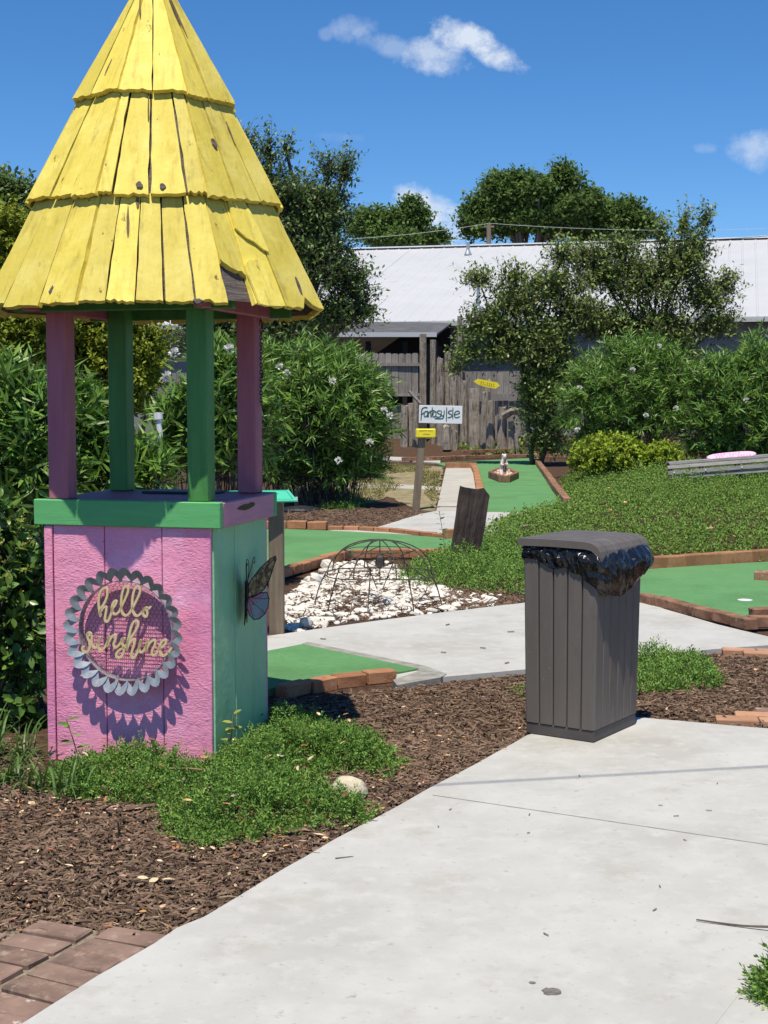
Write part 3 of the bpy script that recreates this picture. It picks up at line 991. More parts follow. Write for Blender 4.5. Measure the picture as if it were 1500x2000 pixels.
# knot holes and splits seen on the boards
for (ti, k, cx_, cy_, sx_, sy_) in ((1, 1, -0.055, 0.035, 0.018, 0.016), (1, 1, 0.035, 0.030, 0.014, 0.017), (1, 2, -0.07, 0.26, 0.012, 0.030), (0, 1, -0.10, 0.35, 0.006, 0.075), (0, 1, -0.062, 0.44, 0.010, 0.03), (2, 0, 0.02, 0.13, 0.006, 0.05),
                                    (0, 2, 0.02, 0.33, 0.005, 0.06), (1, 2, 0.06, 0.33, 0.005, 0.06), (0, 2, 0.17, 0.10, 0.012, 0.05), (2, 1, -0.055, 0.44, 0.004, 0.06), (1, 1, -0.02, 0.42, 0.003, 0.09), (0, 0, 0.12, 0.05, 0.012, 0.022), (2, 2, 0.0, 0.40, 0.005, 0.10), (0, 1, 0.17, 0.0, 0.022, 0.012)):
    a = FRONT + k * math.pi / 4
    rad = Vector((math.cos(a), math.sin(a), 0))
    tan = Vector((-math.sin(a), math.cos(a), 0))
    r0, z0, r1, z1 = TIERS[ti]
    pb = rad * r0 + Vector((0, 0, z0 + Z0))
    upv = (rad * r1 + Vector((0, 0, z1 + Z0)) - pb).normalized()
    nor = tan.cross(upv).normalized()
    mt = Matrix(((tan.x, upv.x, nor.x, 0), (tan.y, upv.y, nor.y, 0), (tan.z, upv.z, nor.z, 0), (0, 0, 0, 1)))
    n = 11
    out = [(sx_ * math.cos(2 * math.pi * i / n) * random.uniform(.5, 1.1), sy_ * math.sin(2 * math.pi * i / n) * random.uniform(.7, 1.1)) for i in range(n)]
    o = tp('knot_hole', MB().prism(out, -0.01, 0.0102), rotwood if sx_ > 0.01 else soffit, 0)
    o.matrix_local = Matrix.Translation(pb + tan * cx_ + upv * cy_) @ mt
# cap at the top
tp('roof_cap', MB().lathe([(0.055, 3.29 + Z0), (0.045, 3.33 + Z0), (0.004, 3.39 + Z0)], 8), yellow, 0)

# dark board lying on the counter
tag(MB().box((0, 0, 0.006), (0.34, 0.17, 0.011)).build('dark_board', slate_dark, None, 0.003), 'thin dark board lying flat on the kiosk counter', 'board')
ob = bpy.data.objects['dark_board']


def TL(x, y, z):
    return Matrix.Translation((-0.985, 6.2291, GZ)) @ Matrix.Rotation(TR, 4, 'Z') @ Vector((x, y, z))


ob.location = TL(0.03, 0.20, ZT - 0.0015)
ob.rotation_euler = (0, 0, TR)

# chain with its hook on the right rear post
ch = MB()
x0 = posts[2][0] + PW / 2 + 0.012
y0 = posts[2][1] + 0.02
p_top = Vector((x0, y0 - 0.02, EZ - 0.035))
hook = [p_top + Vector((0, 0.012 * math.cos(t), 0.02 * math.sin(t))) for t in np.linspace(-1.2, 3.6, 14)]
ch.tube(hook, 0.0028, 5)
nl = 22
for i in range(nl):
    cz = p_top.z - 0.03 - i * 0.0155
    tw = (i % 2) * math.pi / 2 + 0.3
    loop = [Vector((x0 - 0.002 * i / nl + 0.0055 * math.cos(w) * math.cos(tw), y0 - 0.02 + 0.0055 * math.cos(w) * math.sin(tw), cz + 0.0105 * math.sin(w))) for w in np.linspace(0, 2 * math.pi, 9)[:-1]]
    ch.tube(loop, 0.0022, 4, closed=True)
o = ch.build('hanging_chain', darksteel)
o.matrix_world = Matrix.Translation((-0.985, 6.2291, GZ)) @ Matrix.Rotation(TR, 4, 'Z')
tag(o, 'dark chain hanging from a hook by the right rear post of the kiosk', 'chain')

# round sunflower sign on the front
sgn = empty('round_metal_sign', TL(0.010, -WD / 2 - 0.056, 0.552 + Z0), TR)
tag(sgn, 'round metal sunflower sign reading hello sunshine on the pink wall', 'sign')
RS = 0.208
ring = MB()
nseg = 64
for k in range(nseg):
    a0, a1 = 2 * math.pi * k / nseg, 2 * math.pi * (k + 1) / nseg
    q = []
    for a in (a0, a1):
        for r, y in ((RS, 0.0), (RS + 0.003, 0.0), (RS + 0.003, 0.042), (RS, 0.042)):
            q.append((r * math.cos(a), y, r * math.sin(a)))
    ring.add(q, [(0, 4, 5, 1), (1, 5, 6, 2), (2, 6, 7, 3), (3, 7, 4, 0)])
ring.build('ring', galv, sgn)
pet = MB()
pv = []
prof = [(-0.027, -0.004), (-0.031, 0.016), (-0.029, 0.034), (-0.020, 0.050), (-0.007, 0.060), (0.007, 0.060), (0.020, 0.050), (0.029, 0.034), (0.031, 0.016), (0.027, -0.004)]
vs = []
for z in (0.0, 0.0012):
    for x, y in prof:
        vs.append((x, -0.024 * (y / 0.056) + z - 0.003 * (x / 0.027) ** 2 + x * 0.10, RS + y))
    vs.append((0, -0.012 + z + 0.002, RS + 0.028))
n = len(prof)
fs = [(i, i + 1, n) for i in range(n - 1)] + [(n + 1 + i + 1, n + 1 + i, 2 * n + 1) for i in range(n - 1)] + [(i, n + 1 + i, n + 2 + i, i + 1) for i in range(n - 1)]
pme = MB().add(vs, fs).mesh('petal')
for k in range(28):
    put('petal', pme, galv, sgn, None, (random.uniform(-.02, .02) * 0, 2 * math.pi * k / 28 + 0.06 + random.uniform(-.015, .015), 0))
# chicken wire
wire = MB()
cw, chh = 0.0185, 0.0215
done = set()
for i in range(-13, 14):
    for j in range(-14, 15):
        cx = i * cw + (j % 2) * cw / 2
        cz = j * chh * 0.75
        hexa = [(cx + cw / 2 * sx, cz + chh / 2 * sz) for sx, sz in ((0, 1), (1, 0.5), (1, -0.5), (0, -1), (-1, -0.5), (-1, 0.5))]
        for e in range(6):
            a, b = hexa[e], hexa[(e + 1) % 6]
            key = (round((a[0] + b[0]) * 5000), round((a[1] + b[1]) * 5000))
            if key in done or max(math.hypot(*a), math.hypot(*b)) > RS:
                continue
            done.add(key)
            wire.tube([(a[0], 0.012, a[1]), (b[0], 0.012, b[1])], 0.0009, 3, False)
wire.build('wire_mesh', darksteel, sgn)


def trace(strokes, ox, oy, k, kx, w, y0, y1, name, m, parent, kk=6):
    mb = MB()
    for st in strokes:
        ribbon(mb, [((x - ox) * k * kx, -(y - oy) * k) for x, y in st], w, y0, y1, kk, Matrix(((1, 0, 0, 0), (0, 0, -1, 0), (0, 1, 0, 0), (0, 0, 0, 1))))
    return mb.build(name, m, parent)


HELLO = [[(532, 650), (520, 600), (512, 500), (530, 400), (570, 345), (605, 350), (612, 410), (585, 490), (545, 555), (528, 600), (535, 640)],
         [(535, 600), (560, 560), (590, 545), (598, 575), (585, 640), (580, 690), (600, 708), (625, 680), (650, 620), (668, 570)],
         [(655, 570), (690, 530), (712, 490), (695, 478), (670, 510), (658, 570), (675, 615), (705, 620), (740, 590), (765, 540), (800, 470), (835, 390), (846, 330), (825, 312), (795, 335), (770, 420), (762, 520), (772, 600), (805, 632), (845, 612), (880, 560),
          (925, 480), (965, 395), (978, 335), (960, 310), (925, 325), (897, 400), (885, 500), (892, 585), (925, 630), (965, 615), (1000, 580), (1030, 540), (1055, 545)],
         [(1030, 540), (1005, 575), (1012, 625), (1040, 632), (1052, 590), (1040, 555), (1060, 548), (1085, 528)]]
SUN = [[(372, 860), (395, 835), (420, 850), (400, 865)], [(385, 845), (383, 890), (405, 945), (405, 1000), (375, 1045), (335, 1045), (320, 1010), (335, 990)],
       [(432, 870), (428, 930), (440, 985), (470, 995), (500, 950), (520, 880)], [(518, 885), (502, 960), (510, 1015), (540, 1020), (580, 975), (612, 905), (622, 865)],
       [(622, 865), (608, 930), (603, 975)], [(603, 975), (625, 915), (660, 860), (690, 850), (695, 890), (672, 950), (690, 985), (725, 960), (760, 915), (785, 880), (795, 885)],
       [(795, 885), (765, 890), (768, 935), (787, 990), (775, 1050), (740, 1090), (705, 1082), (703, 1045), (740, 1005), (800, 970), (840, 900), (885, 840), (930, 770), (950, 715), (935, 685), (900, 695), (868, 760), (845, 850), (825, 930), (818, 1000)],
       [(818, 1000), (840, 945), (875, 895), (903, 890), (905, 930), (880, 1000), (868, 1060), (885, 1088), (915, 1060), (945, 1000), (965, 930), (972, 890)],
       [(972, 895), (955, 960), (960, 1012), (985, 1020), (1015, 985), (1045, 920), (1050, 885)], [(1050, 885), (1035, 950), (1030, 1010)],
       [(1030, 1005), (1055, 945), (1095, 893), (1130, 888), (1130, 930), (1100, 990), (1095, 1035), (1120, 1048), (1155, 1010), (1185, 960)],
       [(1180, 965), (1220, 945), (1250, 905), (1245, 880), (1215, 885), (1185, 935), (1182, 1000), (1205, 1045), (1240, 1040), (1280, 1000), (1308, 962)]]
kz = 5.97 / F / 5.556
trace(HELLO, 797, 800, kz, 1.05, 0.0096, -0.004, 0.003, 'hello_lettering', gold, sgn)
trace(SUN, 797, 800, kz, 1.05, 0.0096, -0.004, 0.003, 'sunshine_lettering', gold, sgn)

# metal butterfly on the green side
bf = empty('metal_butterfly', TL(WW / 2 + 0.012, 0.015, 0.645 + Z0), TR)
tag(bf, 'metal butterfly with spread wings on the green side of the kiosk', 'wall ornament')
body = MB()
body.tube(spline([(0.0, 0.012, 0.080), (0.004, 0.008, 0.05), (0.004, 0.0, 0.0), (0.004, -0.008, -0.05), (0.0, -0.018, -0.115)], 4), [0.004, 0.007, 0.009, 0.009, 0.010, 0.010, 0.009, 0.009, 0.008, 0.008, 0.007, 0.006, 0.006, 0.005, 0.004, 0.003, 0.002], 7)
body.build('body', black, bf, smooth=True)
for sy, lean in ((-1, 0.0), (1, 0.0)):
    an = MB()
    base = Vector((0.004, 0.012, 0.075))
    pts = [base, base + Vector((0.012, sy * 0.012, 0.05)), base + Vector((0.016, sy * 0.030, 0.092)), base + Vector((0.016, sy * 0.048, 0.102)), base + Vector((0.016, sy * 0.056, 0.086)), base + Vector((0.016, sy * 0.046, 0.074)), base + Vector((0.016, sy * 0.038, 0.083))]
    an.tube(spline(pts, 5), 0.0016, 5)
    an.build('antenna', darksteel, bf)
UP = [(0.0, 0.045), (0.03, 0.085), (0.075, 0.130), (0.125, 0.165), (0.155, 0.176), (0.158, 0.160), (0.145, 0.135), (0.135, 0.105), (0.12, 0.070), (0.095, 0.035), (0.06, 0.012), (0.02, 0.0), (0.0, 0.005)]
LO = [(0.0, 0.008), (0.03, 0.006), (0.075, 0.020), (0.105, 0.020), (0.118, -0.010), (0.112, -0.045), (0.095, -0.075), (0.065, -0.095), (0.035, -0.095), (0.015, -0.075), (0.0, -0.04)]


def wing(poly, m, name, ang, off):
    mb = MB()
    n = len(poly)
    cu = lambda x: 0.20 * x * x * 3
    ca_, sa_ = math.cos(ang), math.sin(ang)
    def tr(x, z, t):
        h = cu(x) + t
        return (x * sa_ + h * abs(ca_) * 0.3 + off, x * ca_, z - 0.02 * 0)
    cx = sum(p[0] for p in poly) / n
    cz = sum(p[1] for p in poly) / n
    vs = [tr(x, z, 0) for x, z in poly] + [tr(cx, cz, 0.004)] + [tr(x, z, -0.002) for x, z in poly] + [tr(cx, cz, 0.002)]
    fs = [(i, (i + 1) % n, n) for i in range(n)] + [(n + 1 + (i + 1) % n, n + 1 + i, 2 * n + 1) for i in range(n)] + [(i, n + 1 + i, n + 1 + (i + 1) % n, (i + 1) % n) for i in range(n)]
    mb.add(vs, fs)
    o = mb.build(name, m, bf)
    rim = MB()
    rim.tube([tr(x, z, 0.001) for x, z in poly], 0.0022, 5, closed=True)
    for p in poly[2:9:2]:
        rim.tube([tr(0.004, poly[0][1] * 0.5, 0.003), tr(p[0], p[1], 0.003)], 0.0011, 4)
    rim.build('wing_rim', black, o)


for ang in (math.radians(34), math.radians(180 - 19)):
    wing(UP, wingtop, 'upper_wing', ang, 0.004)
    wing(LO, winglow, 'lower_wing', ang, 0.006)

# ------------------------------------------------------------------ litter bin
BR = math.radians(55.7)
bcn = Vector((0.925, 6.162, 0))
uu, ll = Vector((math.cos(BR), math.sin(BR), 0)), Vector((-math.sin(BR), math.cos(BR), 0))
BX, BY = 0.452, 0.345       # along uu, along ll
bin_ = empty('litter_bin', bcn + uu * BX / 2 + ll * BY / 2, BR)
tag(bin_, 'grey plastic litter bin with planked sides and curved lid on the walk', 'litter bin')
hx, hy = BX / 2, BY / 2
HBIN = 0.80
body = MB()
body.prism([(-hx + .012, -hy + .012), (hx - .012, -hy + .012), (hx - .012, hy - .012), (-hx + .012, hy - .012)], 0.01, HBIN - 0.02)
body.build('inner_shell', bindark, bin_)
TAP = 0.010


def binplank(side, t0, t1):
    """one moulded vertical plank; slightly wider at the top"""
    z0, z1 = 0.055, HBIN
    th = 0.014
    def pt(t, z, d):
        k = TAP * (z - z0) / (z1 - z0)
        if side == 'f':      # face towards -y (right-hand face in the picture)
            return (-hx - k + (BX + 2 * k) * t, -hy - k + d, z)
        if side == 'b':
            return (hx + k - (BX + 2 * k) * t, hy + k - d, z)
        if side == 'l':      # face towards -x (left-hand face in the picture)
            return (-hx - k + d, hy + k - (BY + 2 * k) * t, z)
        return (hx + k - d, -hy - k + (BY + 2 * k) * t, z)
    w = BX if side in 'fb' else BY
    g = 0.0026 / w
    e0, e1 = t0 + g, t1 - g
    c = 0.0045 / w
    vs = []
    for z in (z0, z1):
        vs += [pt(e0, z, th), pt(e0, z, 0.005), pt(e0 + c, z, 0), pt(e1 - c, z, 0), pt(e1, z, 0.005), pt(e1, z, th)]
    fs = [(i, i + 1, i + 7, i + 6) for i in range(5)] + [(0, 5, 4, 3, 2, 1), (6, 7, 8, 9, 10, 11)]
    MB().add(vs, fs).build('side_plank', bincol, bin_)


for side, n in (('f', 6), ('b', 6), ('l', 5), ('r', 5)):
    cuts = [0.035] + [0.035 + 0.93 * i / n for i in range(1, n)] + [0.965]
    cuts = [0.004] + [i / n + random.uniform(-.01, .01) for i in range(1, n)] + [0.996]
    for i in range(n):
        binplank(side, cuts[i], cuts[i + 1])
pl = MB().prism([(-hx + .004, -hy + .004), (hx - .004, -hy + .004), (hx - .004, hy - .004), (-hx + .004, hy - .004)], 0.001, 0.054)
pl.build('base_plinth', bindark, bin_, 0.004)
# lid: flat top that rolls over the front (-y); seven boards run along y
prof = [(hy + 0.028, 0.858), (hy + 0.030, 0.890), (0.05, 0.893), (-hy + 0.045, 0.891), (-hy + 0.010, 0.886), (-hy - 0.016, 0.872), (-hy - 0.032, 0.850), (-hy - 0.038, 0.825), (-hy - 0.040, 0.785)]
inn = [(hy + 0.002, 0.858), (0.05, 0.861), (-hy + 0.040, 0.859), (-hy + 0.010, 0.853), (-hy - 0.008, 0.840), (-hy - 0.018, 0.820), (-hy - 0.022, 0.785)]
nb = 7
for i in range(nb):
    xa = -hx - 0.030 + (BX + 0.06) * i / nb + 0.0018
    xb = -hx - 0.030 + (BX + 0.06) * (i + 1) / nb - 0.0018
    loop = prof + inn[::-1]
    n = len(loop)
    vs = [(xa, y, z) for y, z in loop] + [(xb, y, z) for y, z in loop]
    npf = len(prof)
    fs = [(i_, (i_ + 1) % n, n + (i_ + 1) % n, n + i_) for i_ in range(n)]
    # end caps as quads between outer and inner profile
    ia = [n - 1 - k for k in range(len(inn))]
    mp = [0, 0, 1, 2, 3, 4, 5, 6, 6]
    for k in range(npf - 1):
        a, b = k, k + 1
        ca_, cb_ = n - 1 - mp[k], n - 1 - mp[k + 1]
        f = (a, b, cb_) if ca_ == cb_ else (a, b, cb_, ca_)
        fs.append(tuple(f[::-1]))
        fs.append(tuple(n + q for q in f))
    me = MB().add(vs, fs).mesh('lid_board')
    bm = bmesh.new()
    bm.from_mesh(me)
    bmesh.ops.recalc_face_normals(bm, faces=bm.faces)
    bm.to_mesh(me)
    bm.free()
    put('lid_board', me, bincol, bin_)
hb = MB()
hb.tube(spline([(-0.03, -hy - 0.036, 0.800), (-0.03, -hy - 0.055, 0.796), (0.03, -hy - 0.062, 0.795), (0.09, -hy - 0.055, 0.798), (0.10, -hy - 0.038, 0.812)], 4), 0.006, 6)
hb.build('lid_handle', bincol, bin_, smooth=True)

# bag hanging out under the lid
bagv, bagt = [], []
per = [(-hx, hy), (-hx, -hy), (hx, -hy), (hx, hy)]
path = []
for i in range(4):
    a, b = Vector(per[i]), Vector(per[(i + 1) % 4])
    for k in range(60):
        path.append((i + k / 60, a.lerp(b, k / 60)))
NB, NR = len(path), 22


def lerp_table(t, tab):
    for (a, va), (b, vb) in zip(tab, tab[1:]):
        if a <= t <= b:
            return va + (vb - va) * (t - a) / (b - a)
    return tab[-1][1]


droptab = [(0, 0.0), (0.15, 0.012), (0.35, 0.042), (0.6, 0.050), (0.8, 0.068), (0.95, 0.115), (1.08, 0.150), (1.3, 0.172), (1.55, 0.170), (1.75, 0.145), (1.92, 0.11), (2.1, 0.08), (2.3, 0.08), (3, 0.05), (4, 0.03)]
bulget = [(0, 0.004), (0.3, 0.008), (0.7, 0.012), (0.9, 0.024), (1.0, 0.040), (1.2, 0.050), (1.6, 0.062), (1.9, 0.066), (2.05, 0.050), (2.3, 0.02), (3, 0.01), (4, 0.004)]
for j, (t, q) in enumerate(path):
    o_ = Vector((q.x / hx, q.y / hy))
    side = int(t) % 4
    nn = [Vector((-1, 0)), Vector((0, -1)), Vector((1, 0)), Vector((0, 1))]
    fr = t - int(t)
    n_ = nn[side].copy()
    if fr < 0.15:
        n_ = (nn[side] * (0.5 + fr / 0.3) + nn[side - 1] * (0.5 - fr / 0.3)).normalized()
    if fr > 0.85:
        n_ = (nn[side] * (0.5 + (1 - fr) / 0.3) + nn[(side + 1) % 4] * (0.5 - (1 - fr) / 0.3)).normalized()
    dr, bu = lerp_table(t, droptab), lerp_table(t, bulget)
    for r in range(NR):
        f = r / (NR - 1)
        z = 0.855 - (dr + 0.043) * f
        prof_ = math.sin(min(1, f * 1.12) * math.pi * 0.93) ** 0.7 if f < 0.98 else 0.25
        wr = mnoise.noise(Vector((t * 9, f * 2.2, 3.1))) * 0.020 + mnoise.noise(Vector((t * 22, f * 4.5, 7))) * 0.012 + abs(mnoise.noise(Vector((t * 40 + f * 9, f * 6, 2)))) * 0.008
        off = 0.013 + bu * prof_ + wr * (0.35 + 0.65 * math.sin(f * math.pi))
        off = max(off, 0.012)
        z += mnoise.noise(Vector((t * 6, 11, 0))) * 0.018 * f
        bagv.append((q.x + n_.x * off, q.y + n_.y * off, z))
for j in range(NB):
    for r in range(NR - 1):
        a, b = j * NR + r, ((j + 1) % NB) * NR + r
        bagt += [(a, a + 1, b + 1), (a, b + 1, b)]
# turned-under inner layer
k0 = len(bagv)
for j, (t, q) in enumerate(path):
    v = Vector(bagv[j * NR + NR - 1])
    bagv.append((q.x * 1.02 + (v.x - q.x) * 0.4, q.y * 1.02 + (v.y - q.y) * 0.4, v.z + 0.05))
for j in range(NB):
    a, b = j * NR + NR - 1, ((j + 1) % NB) * NR + NR - 1
    c, d = k0 + j, k0 + (j + 1) % NB
    bagt += [(a, c, d), (a, d, b)]
o = put('bin_liner', tri_mesh('bin_liner', np.array(bagv), np.array(bagt), True), bagmat)
o.location = bin_.location
o.rotation_euler = (0, 0, BR)
tag(o, 'shiny black plastic liner bulging out under the litter bin lid', 'bin bag')

# ------------------------------------------------------------------ bricks
def brick_variants(dim, n=4, bev=0.006, jit=0.0016):
    res = []
    for i in range(n):
        mb = MB().box((0, 0, dim[2] / 2), dim)
        me = mb.mesh('brick', bev, False, jit, 1)
        res.append(me)
    return res


BR_STD = brick_variants((0.195, 0.092, 0.075))
BR_END = brick_variants((0.195, 0.085, 0.072))


def with_mat(meshes, m):
    out = []
    for me in meshes:
        c = me.copy()
        c.materials.clear()
        c.materials.append(m)
        out.append(c)
    return out


BO, BD = with_mat(BR_STD, brickm), with_mat(BR_STD, brickdark)
PB_, PO = with_mat(brick_variants((0.180, 0.090, 0.05), 4, 0.004, 0.0014), paver), with_mat(brick_variants((0.196, 0.098, 0.05), 4, 0.004, 0.0012), paverorange)


def border(label, pxs, meshes, z=-0.012, inset=0.046, step=0.207, sc=(1, 1, 1), zf=None, stand=None):
    pts = [G(x, y, 0) for x, y in pxs]
    root = empty('brick_edging', pts[0])
    tag(root, label, 'brick edging')
    # walk along the line
    acc = []
    for a, b in zip(pts, pts[1:]):
        L = (b - a).length
        n = max(1, round(L / step))
        d = (b - a).normalized()
        nrm = Vector((-d.y, d.x, 0))
        for i in range(n):
            c = a + d * (L * (i + 0.5) / n) + nrm * inset
            acc.append((c, math.atan2(d.y, d.x), L / n / step))
    for c, ang, s in acc:
        zz = z + random.uniform(-0.004, 0.004)
        if zf:
            zz += float(zf(c.x, c.y))
        o = put('brick', random.choice(meshes), None, root, c - pts[0] + Vector((0, 0, zz)) + Vector((random.uniform(-.004, .004), random.uniform(-.004, .004), 0)),
                (random.uniform(-.02, .02), random.uniform(-.02, .02), ang + random.uniform(-.025, .025) + (math.pi if random.random() < .5 else 0)), (sc[0] * s * 1.01, sc[1], sc[2]))
    return root


border('orange brick edging along the turf beside the kiosk', [(560, 1356), (660, 1336), (776, 1322)], BO, z=-0.030, sc=(1, 1, 0.95))
border('orange brick edging between the turf and the shells', [(430, 1163), (556, 1127), (640, 1101), (688, 1088), (800, 1087), (870, 1086)], BO, sc=(1, 1, 1.1))
border('square orange brick edging at the back of the middle turf, left part', [(430, 1034), (560, 1033), (638, 1034)], BO, sc=(1, 1, 1.35), z=-0.01)
border('low orange brick edging in front of the far slab', [(640, 1035), (700, 1036), (760, 1040), (820, 1046), (868, 1051)], BO, z=-0.03, sc=(1, 1, 1))
tag(put('brick', BO[0], None, None, G(884, 1053) + Vector((0, 0.05, -0.005)), (0, 0, 0.5), (1, 1, 1.5)), 'upright orange brick beside the leaning timber', 'brick')
border('tan brick edging below the juniper bank, behind the right turf', [(1150, 1121), (1262, 1113), (1380, 1105), (1500, 1097), (1640, 1090)], BO, z=-0.02, sc=(1.18, 1, 1.75))
border('weathered brick edging between the right turf and the path', [(1242, 1175), (1310, 1192), (1390, 1212), (1458, 1229)], BD, z=-0.01, inset=0.05)
border('short stack of weathered bricks at the path end of the right turf', [(1468, 1226), (1560, 1224)], BD, z=-0.005, sc=(1.1, 1, 1.0))
border('upper brick course stepped back on the right turf corner', [(1470, 1207), (1570, 1206)], BD, z=-0.005, sc=(1.1, 1, 0.9))
border('brick block standing on the right turf by the picture edge', [(1471, 1134), (1600, 1140)], BD, z=0.0, inset=0.05, sc=(1, 1.1, 1.1))
border('orange brick edging left of the far turf', [(943, 1000), (938, 965), (930, 925), (924, 913)], BO, z=0.0, inset=0.0, sc=(1, 1.3, 1.2))
border('orange brick edging at the near corner of the far turf', [(871, 914), (900, 914), (930, 914)], BO, z=0.0, sc=(1.2, 1, 1.6))
border('curved brick edging right of the far turf', [(1048, 905), (1066, 930), (1086, 960), (1108, 988)], BD, z=0.0, inset=0.0, sc=(1, 1.2, 1.5))
border('long brick edging along the mulch bank at the back of the far turf', [(790, 901), (860, 899), (930, 896), (1060, 894), (1130, 895)], BD, z=0.0, sc=(1.3, 1, 1.3))
border('second brick course on the back edging of the far turf', [(905, 893), (980, 890), (1000, 890)], BD, z=0.10, sc=(1.3, 1, 1.2))

# flat pavers at the bottom left
pe = G(335, 1822)
pd = (G(345, 1812) - G(45, 1997)).normalized()
pf = Vector((-pd.y, pd.x, 0))
pav = empty('brick_paving', pe + Vector((0, 0, -0.05)))
tag(pav, 'brown brick pavers with sandy joints at the bottom left by the walk', 'brick paving')
ang = math.atan2(pf.y, pf.x)
for c in range(5):
    for r in range(-11, 5):
        pos = pf * (0.100 + c * (0.212 if c == 1 else 0.206)) + pd * (r * 0.101 + (0.0, 0.05, 0.02, 0.07, 0.03)[c] - 0.06)
        w = pe + pos
        if w.y > (4.00, 3.99, 3.95, 3.88, 3.82)[c] or w.y < 2.2:
            continue
        m = PB_
        put('brick', random.choice(m), None, pav, pos + Vector((0, 0, random.uniform(-.003, .003))), (random.uniform(-.03, .03), random.uniform(-.03, .03), ang + random.uniform(-.06, .06)))
pav2 = empty('brick_paving', G(1490, 1408) + Vector((0, 0, -0.04)))
tag(pav2, 'orange brick pavers at the right beside the front walk', 'brick paving')
pa = math.radians(-8)
for c in range(4):
    for r in range(3):
        q = Vector((math.cos(pa) * (c * 0.205 - 0.12 + r * 0.1) - math.sin(pa) * (r * 0.105), math.sin(pa) * (c * 0.205 - 0.12 + r * 0.1) + math.cos(pa) * r * 0.105, 0.0))
        put('brick', random.choice(PO if r < 2 else PB_), None, pav2, q, (random.uniform(-.02, .02), random.uniform(-.02, .02), pa + random.uniform(-.03, .03)))
pav3 = empty('brick_paving', G(1480, 1270) + Vector((0, 0, -0.04)))
tag(pav3, 'pink brick pavers at the right beside the middle path', 'brick paving')
for c in range(4):
    for r in range(2):
        put('brick', random.choice(PO), None, pav3, Vector((c * 0.205 - 0.12 + r * 0.1, -0.02 - r * 0.105 - c * 0.02, 0)), (random.uniform(-.02, .02), random.uniform(-.02, .02), -0.15 + random.uniform(-.03, .03)))
# ------------------------------------------------------------------ building behind
RA = math.radians(14)
ra, rs = Vector((math.cos(RA), -math.sin(RA), 0)), Vector((math.sin(RA), math.cos(RA), 0))
e0 = P(750, 628, 48)
bld = empty('white_roofed_building', (e0.x, e0.y, 0), -RA)
tag(bld, 'long low building with a white ribbed metal roof behind the fence', 'building')
EV, RUN, RISE = e0.z, 14.0, 3.95
L0, L1 = -26.0, 34.0


def roof_sheet(a, b, name):
    mb = MB()
    prof, x = [], a
    while x < b - 0.01:
        prof += [(x, 0.0), (x + 0.40, 0.0), (x + 0.42, 0.02), (x + 0.46, 0.02)]
        x += 0.495
    prof = [p for p in prof if p[0] <= b] + [(b, 0.0)]
    n = len(prof)
    vs = [(p[0], 0, EV + p[1]) for p in prof] + [(p[0], RUN, EV + RISE + p[1]) for p in prof] + [(p[0], 0, EV - 0.03) for p in prof]
    fs = [(i, i + 1, n + i + 1, n + i) for i in range(n - 1)] + [(2 * n + i, 2 * n + i + 1, i + 1, i) for i in range(n - 1)]
    mb.add(vs, fs)
    mb.build(name, roofwhite, bld)


k = L0
while k < L1:
    roof_sheet(k, k + 5.94, 'roof_panel')
    k += 5.95
MB().add([(L0, RUN, EV + RISE - .02), (L1, RUN, EV + RISE - .02), (L1, 2 * RUN, EV), (L0, 2 * RUN, EV)], [(0, 1, 2, 3)]).build('rear_roof', roofwhite, bld)
MB().box(((L0 + L1) / 2, RUN - 0.12, EV + RISE + 0.02), (L1 - L0, 0.42, 0.05)).build('ridge_cap', white, bld)
MB().box(((L0 + L1) / 2, -0.06, EV - 0.10), (L1 - L0, 0.10, 0.14)).build('gutter', fasciam, bld)
MB().box(((L0 + L1) / 2, 0.6, (EV - 0.05) / 2), (L1 - L0 - 0.6, 0.3, EV - 0.05)).build('wall', greywall, bld)


def bld_local(v):
    w = v - Vector((e0.x, e0.y, 0))
    return Vector((w.dot(ra), w.dot(rs), w.z))


def vent(px, py, h, r, name):
    # find the roof point under the pixel
    best = None
    for i in range(400):
        yy = RUN * i / 400
        z = EV + RISE * yy / RUN
        d = ray(px, py)
        t = (z - CH) / d.z
        w = Vector((d.x * t, d.y * t, z))
        l_ = bld_local(w)
        e = abs(l_.y - yy)
        if best is None or e < best[0]:
            best = (e, l_)
    p = best[1]
    mb = MB()
    mb.lathe([(r * 2.4, p.z - 0.05), (r * 2.2, p.z + 0.06), (r * 1.1, p.z + 0.22), (r, p.z + 0.24), (r, p.z + h), (r * 0.9, p.z + h + 0.01)], 10, Matrix.Translation((p.x, p.y, 0)))
    mb.build(name, galv, bld)


vent(914, 499, 0.55, 0.07, 'roof_vent')
vent(934, 612, 1.35, 0.06, 'roof_vent')
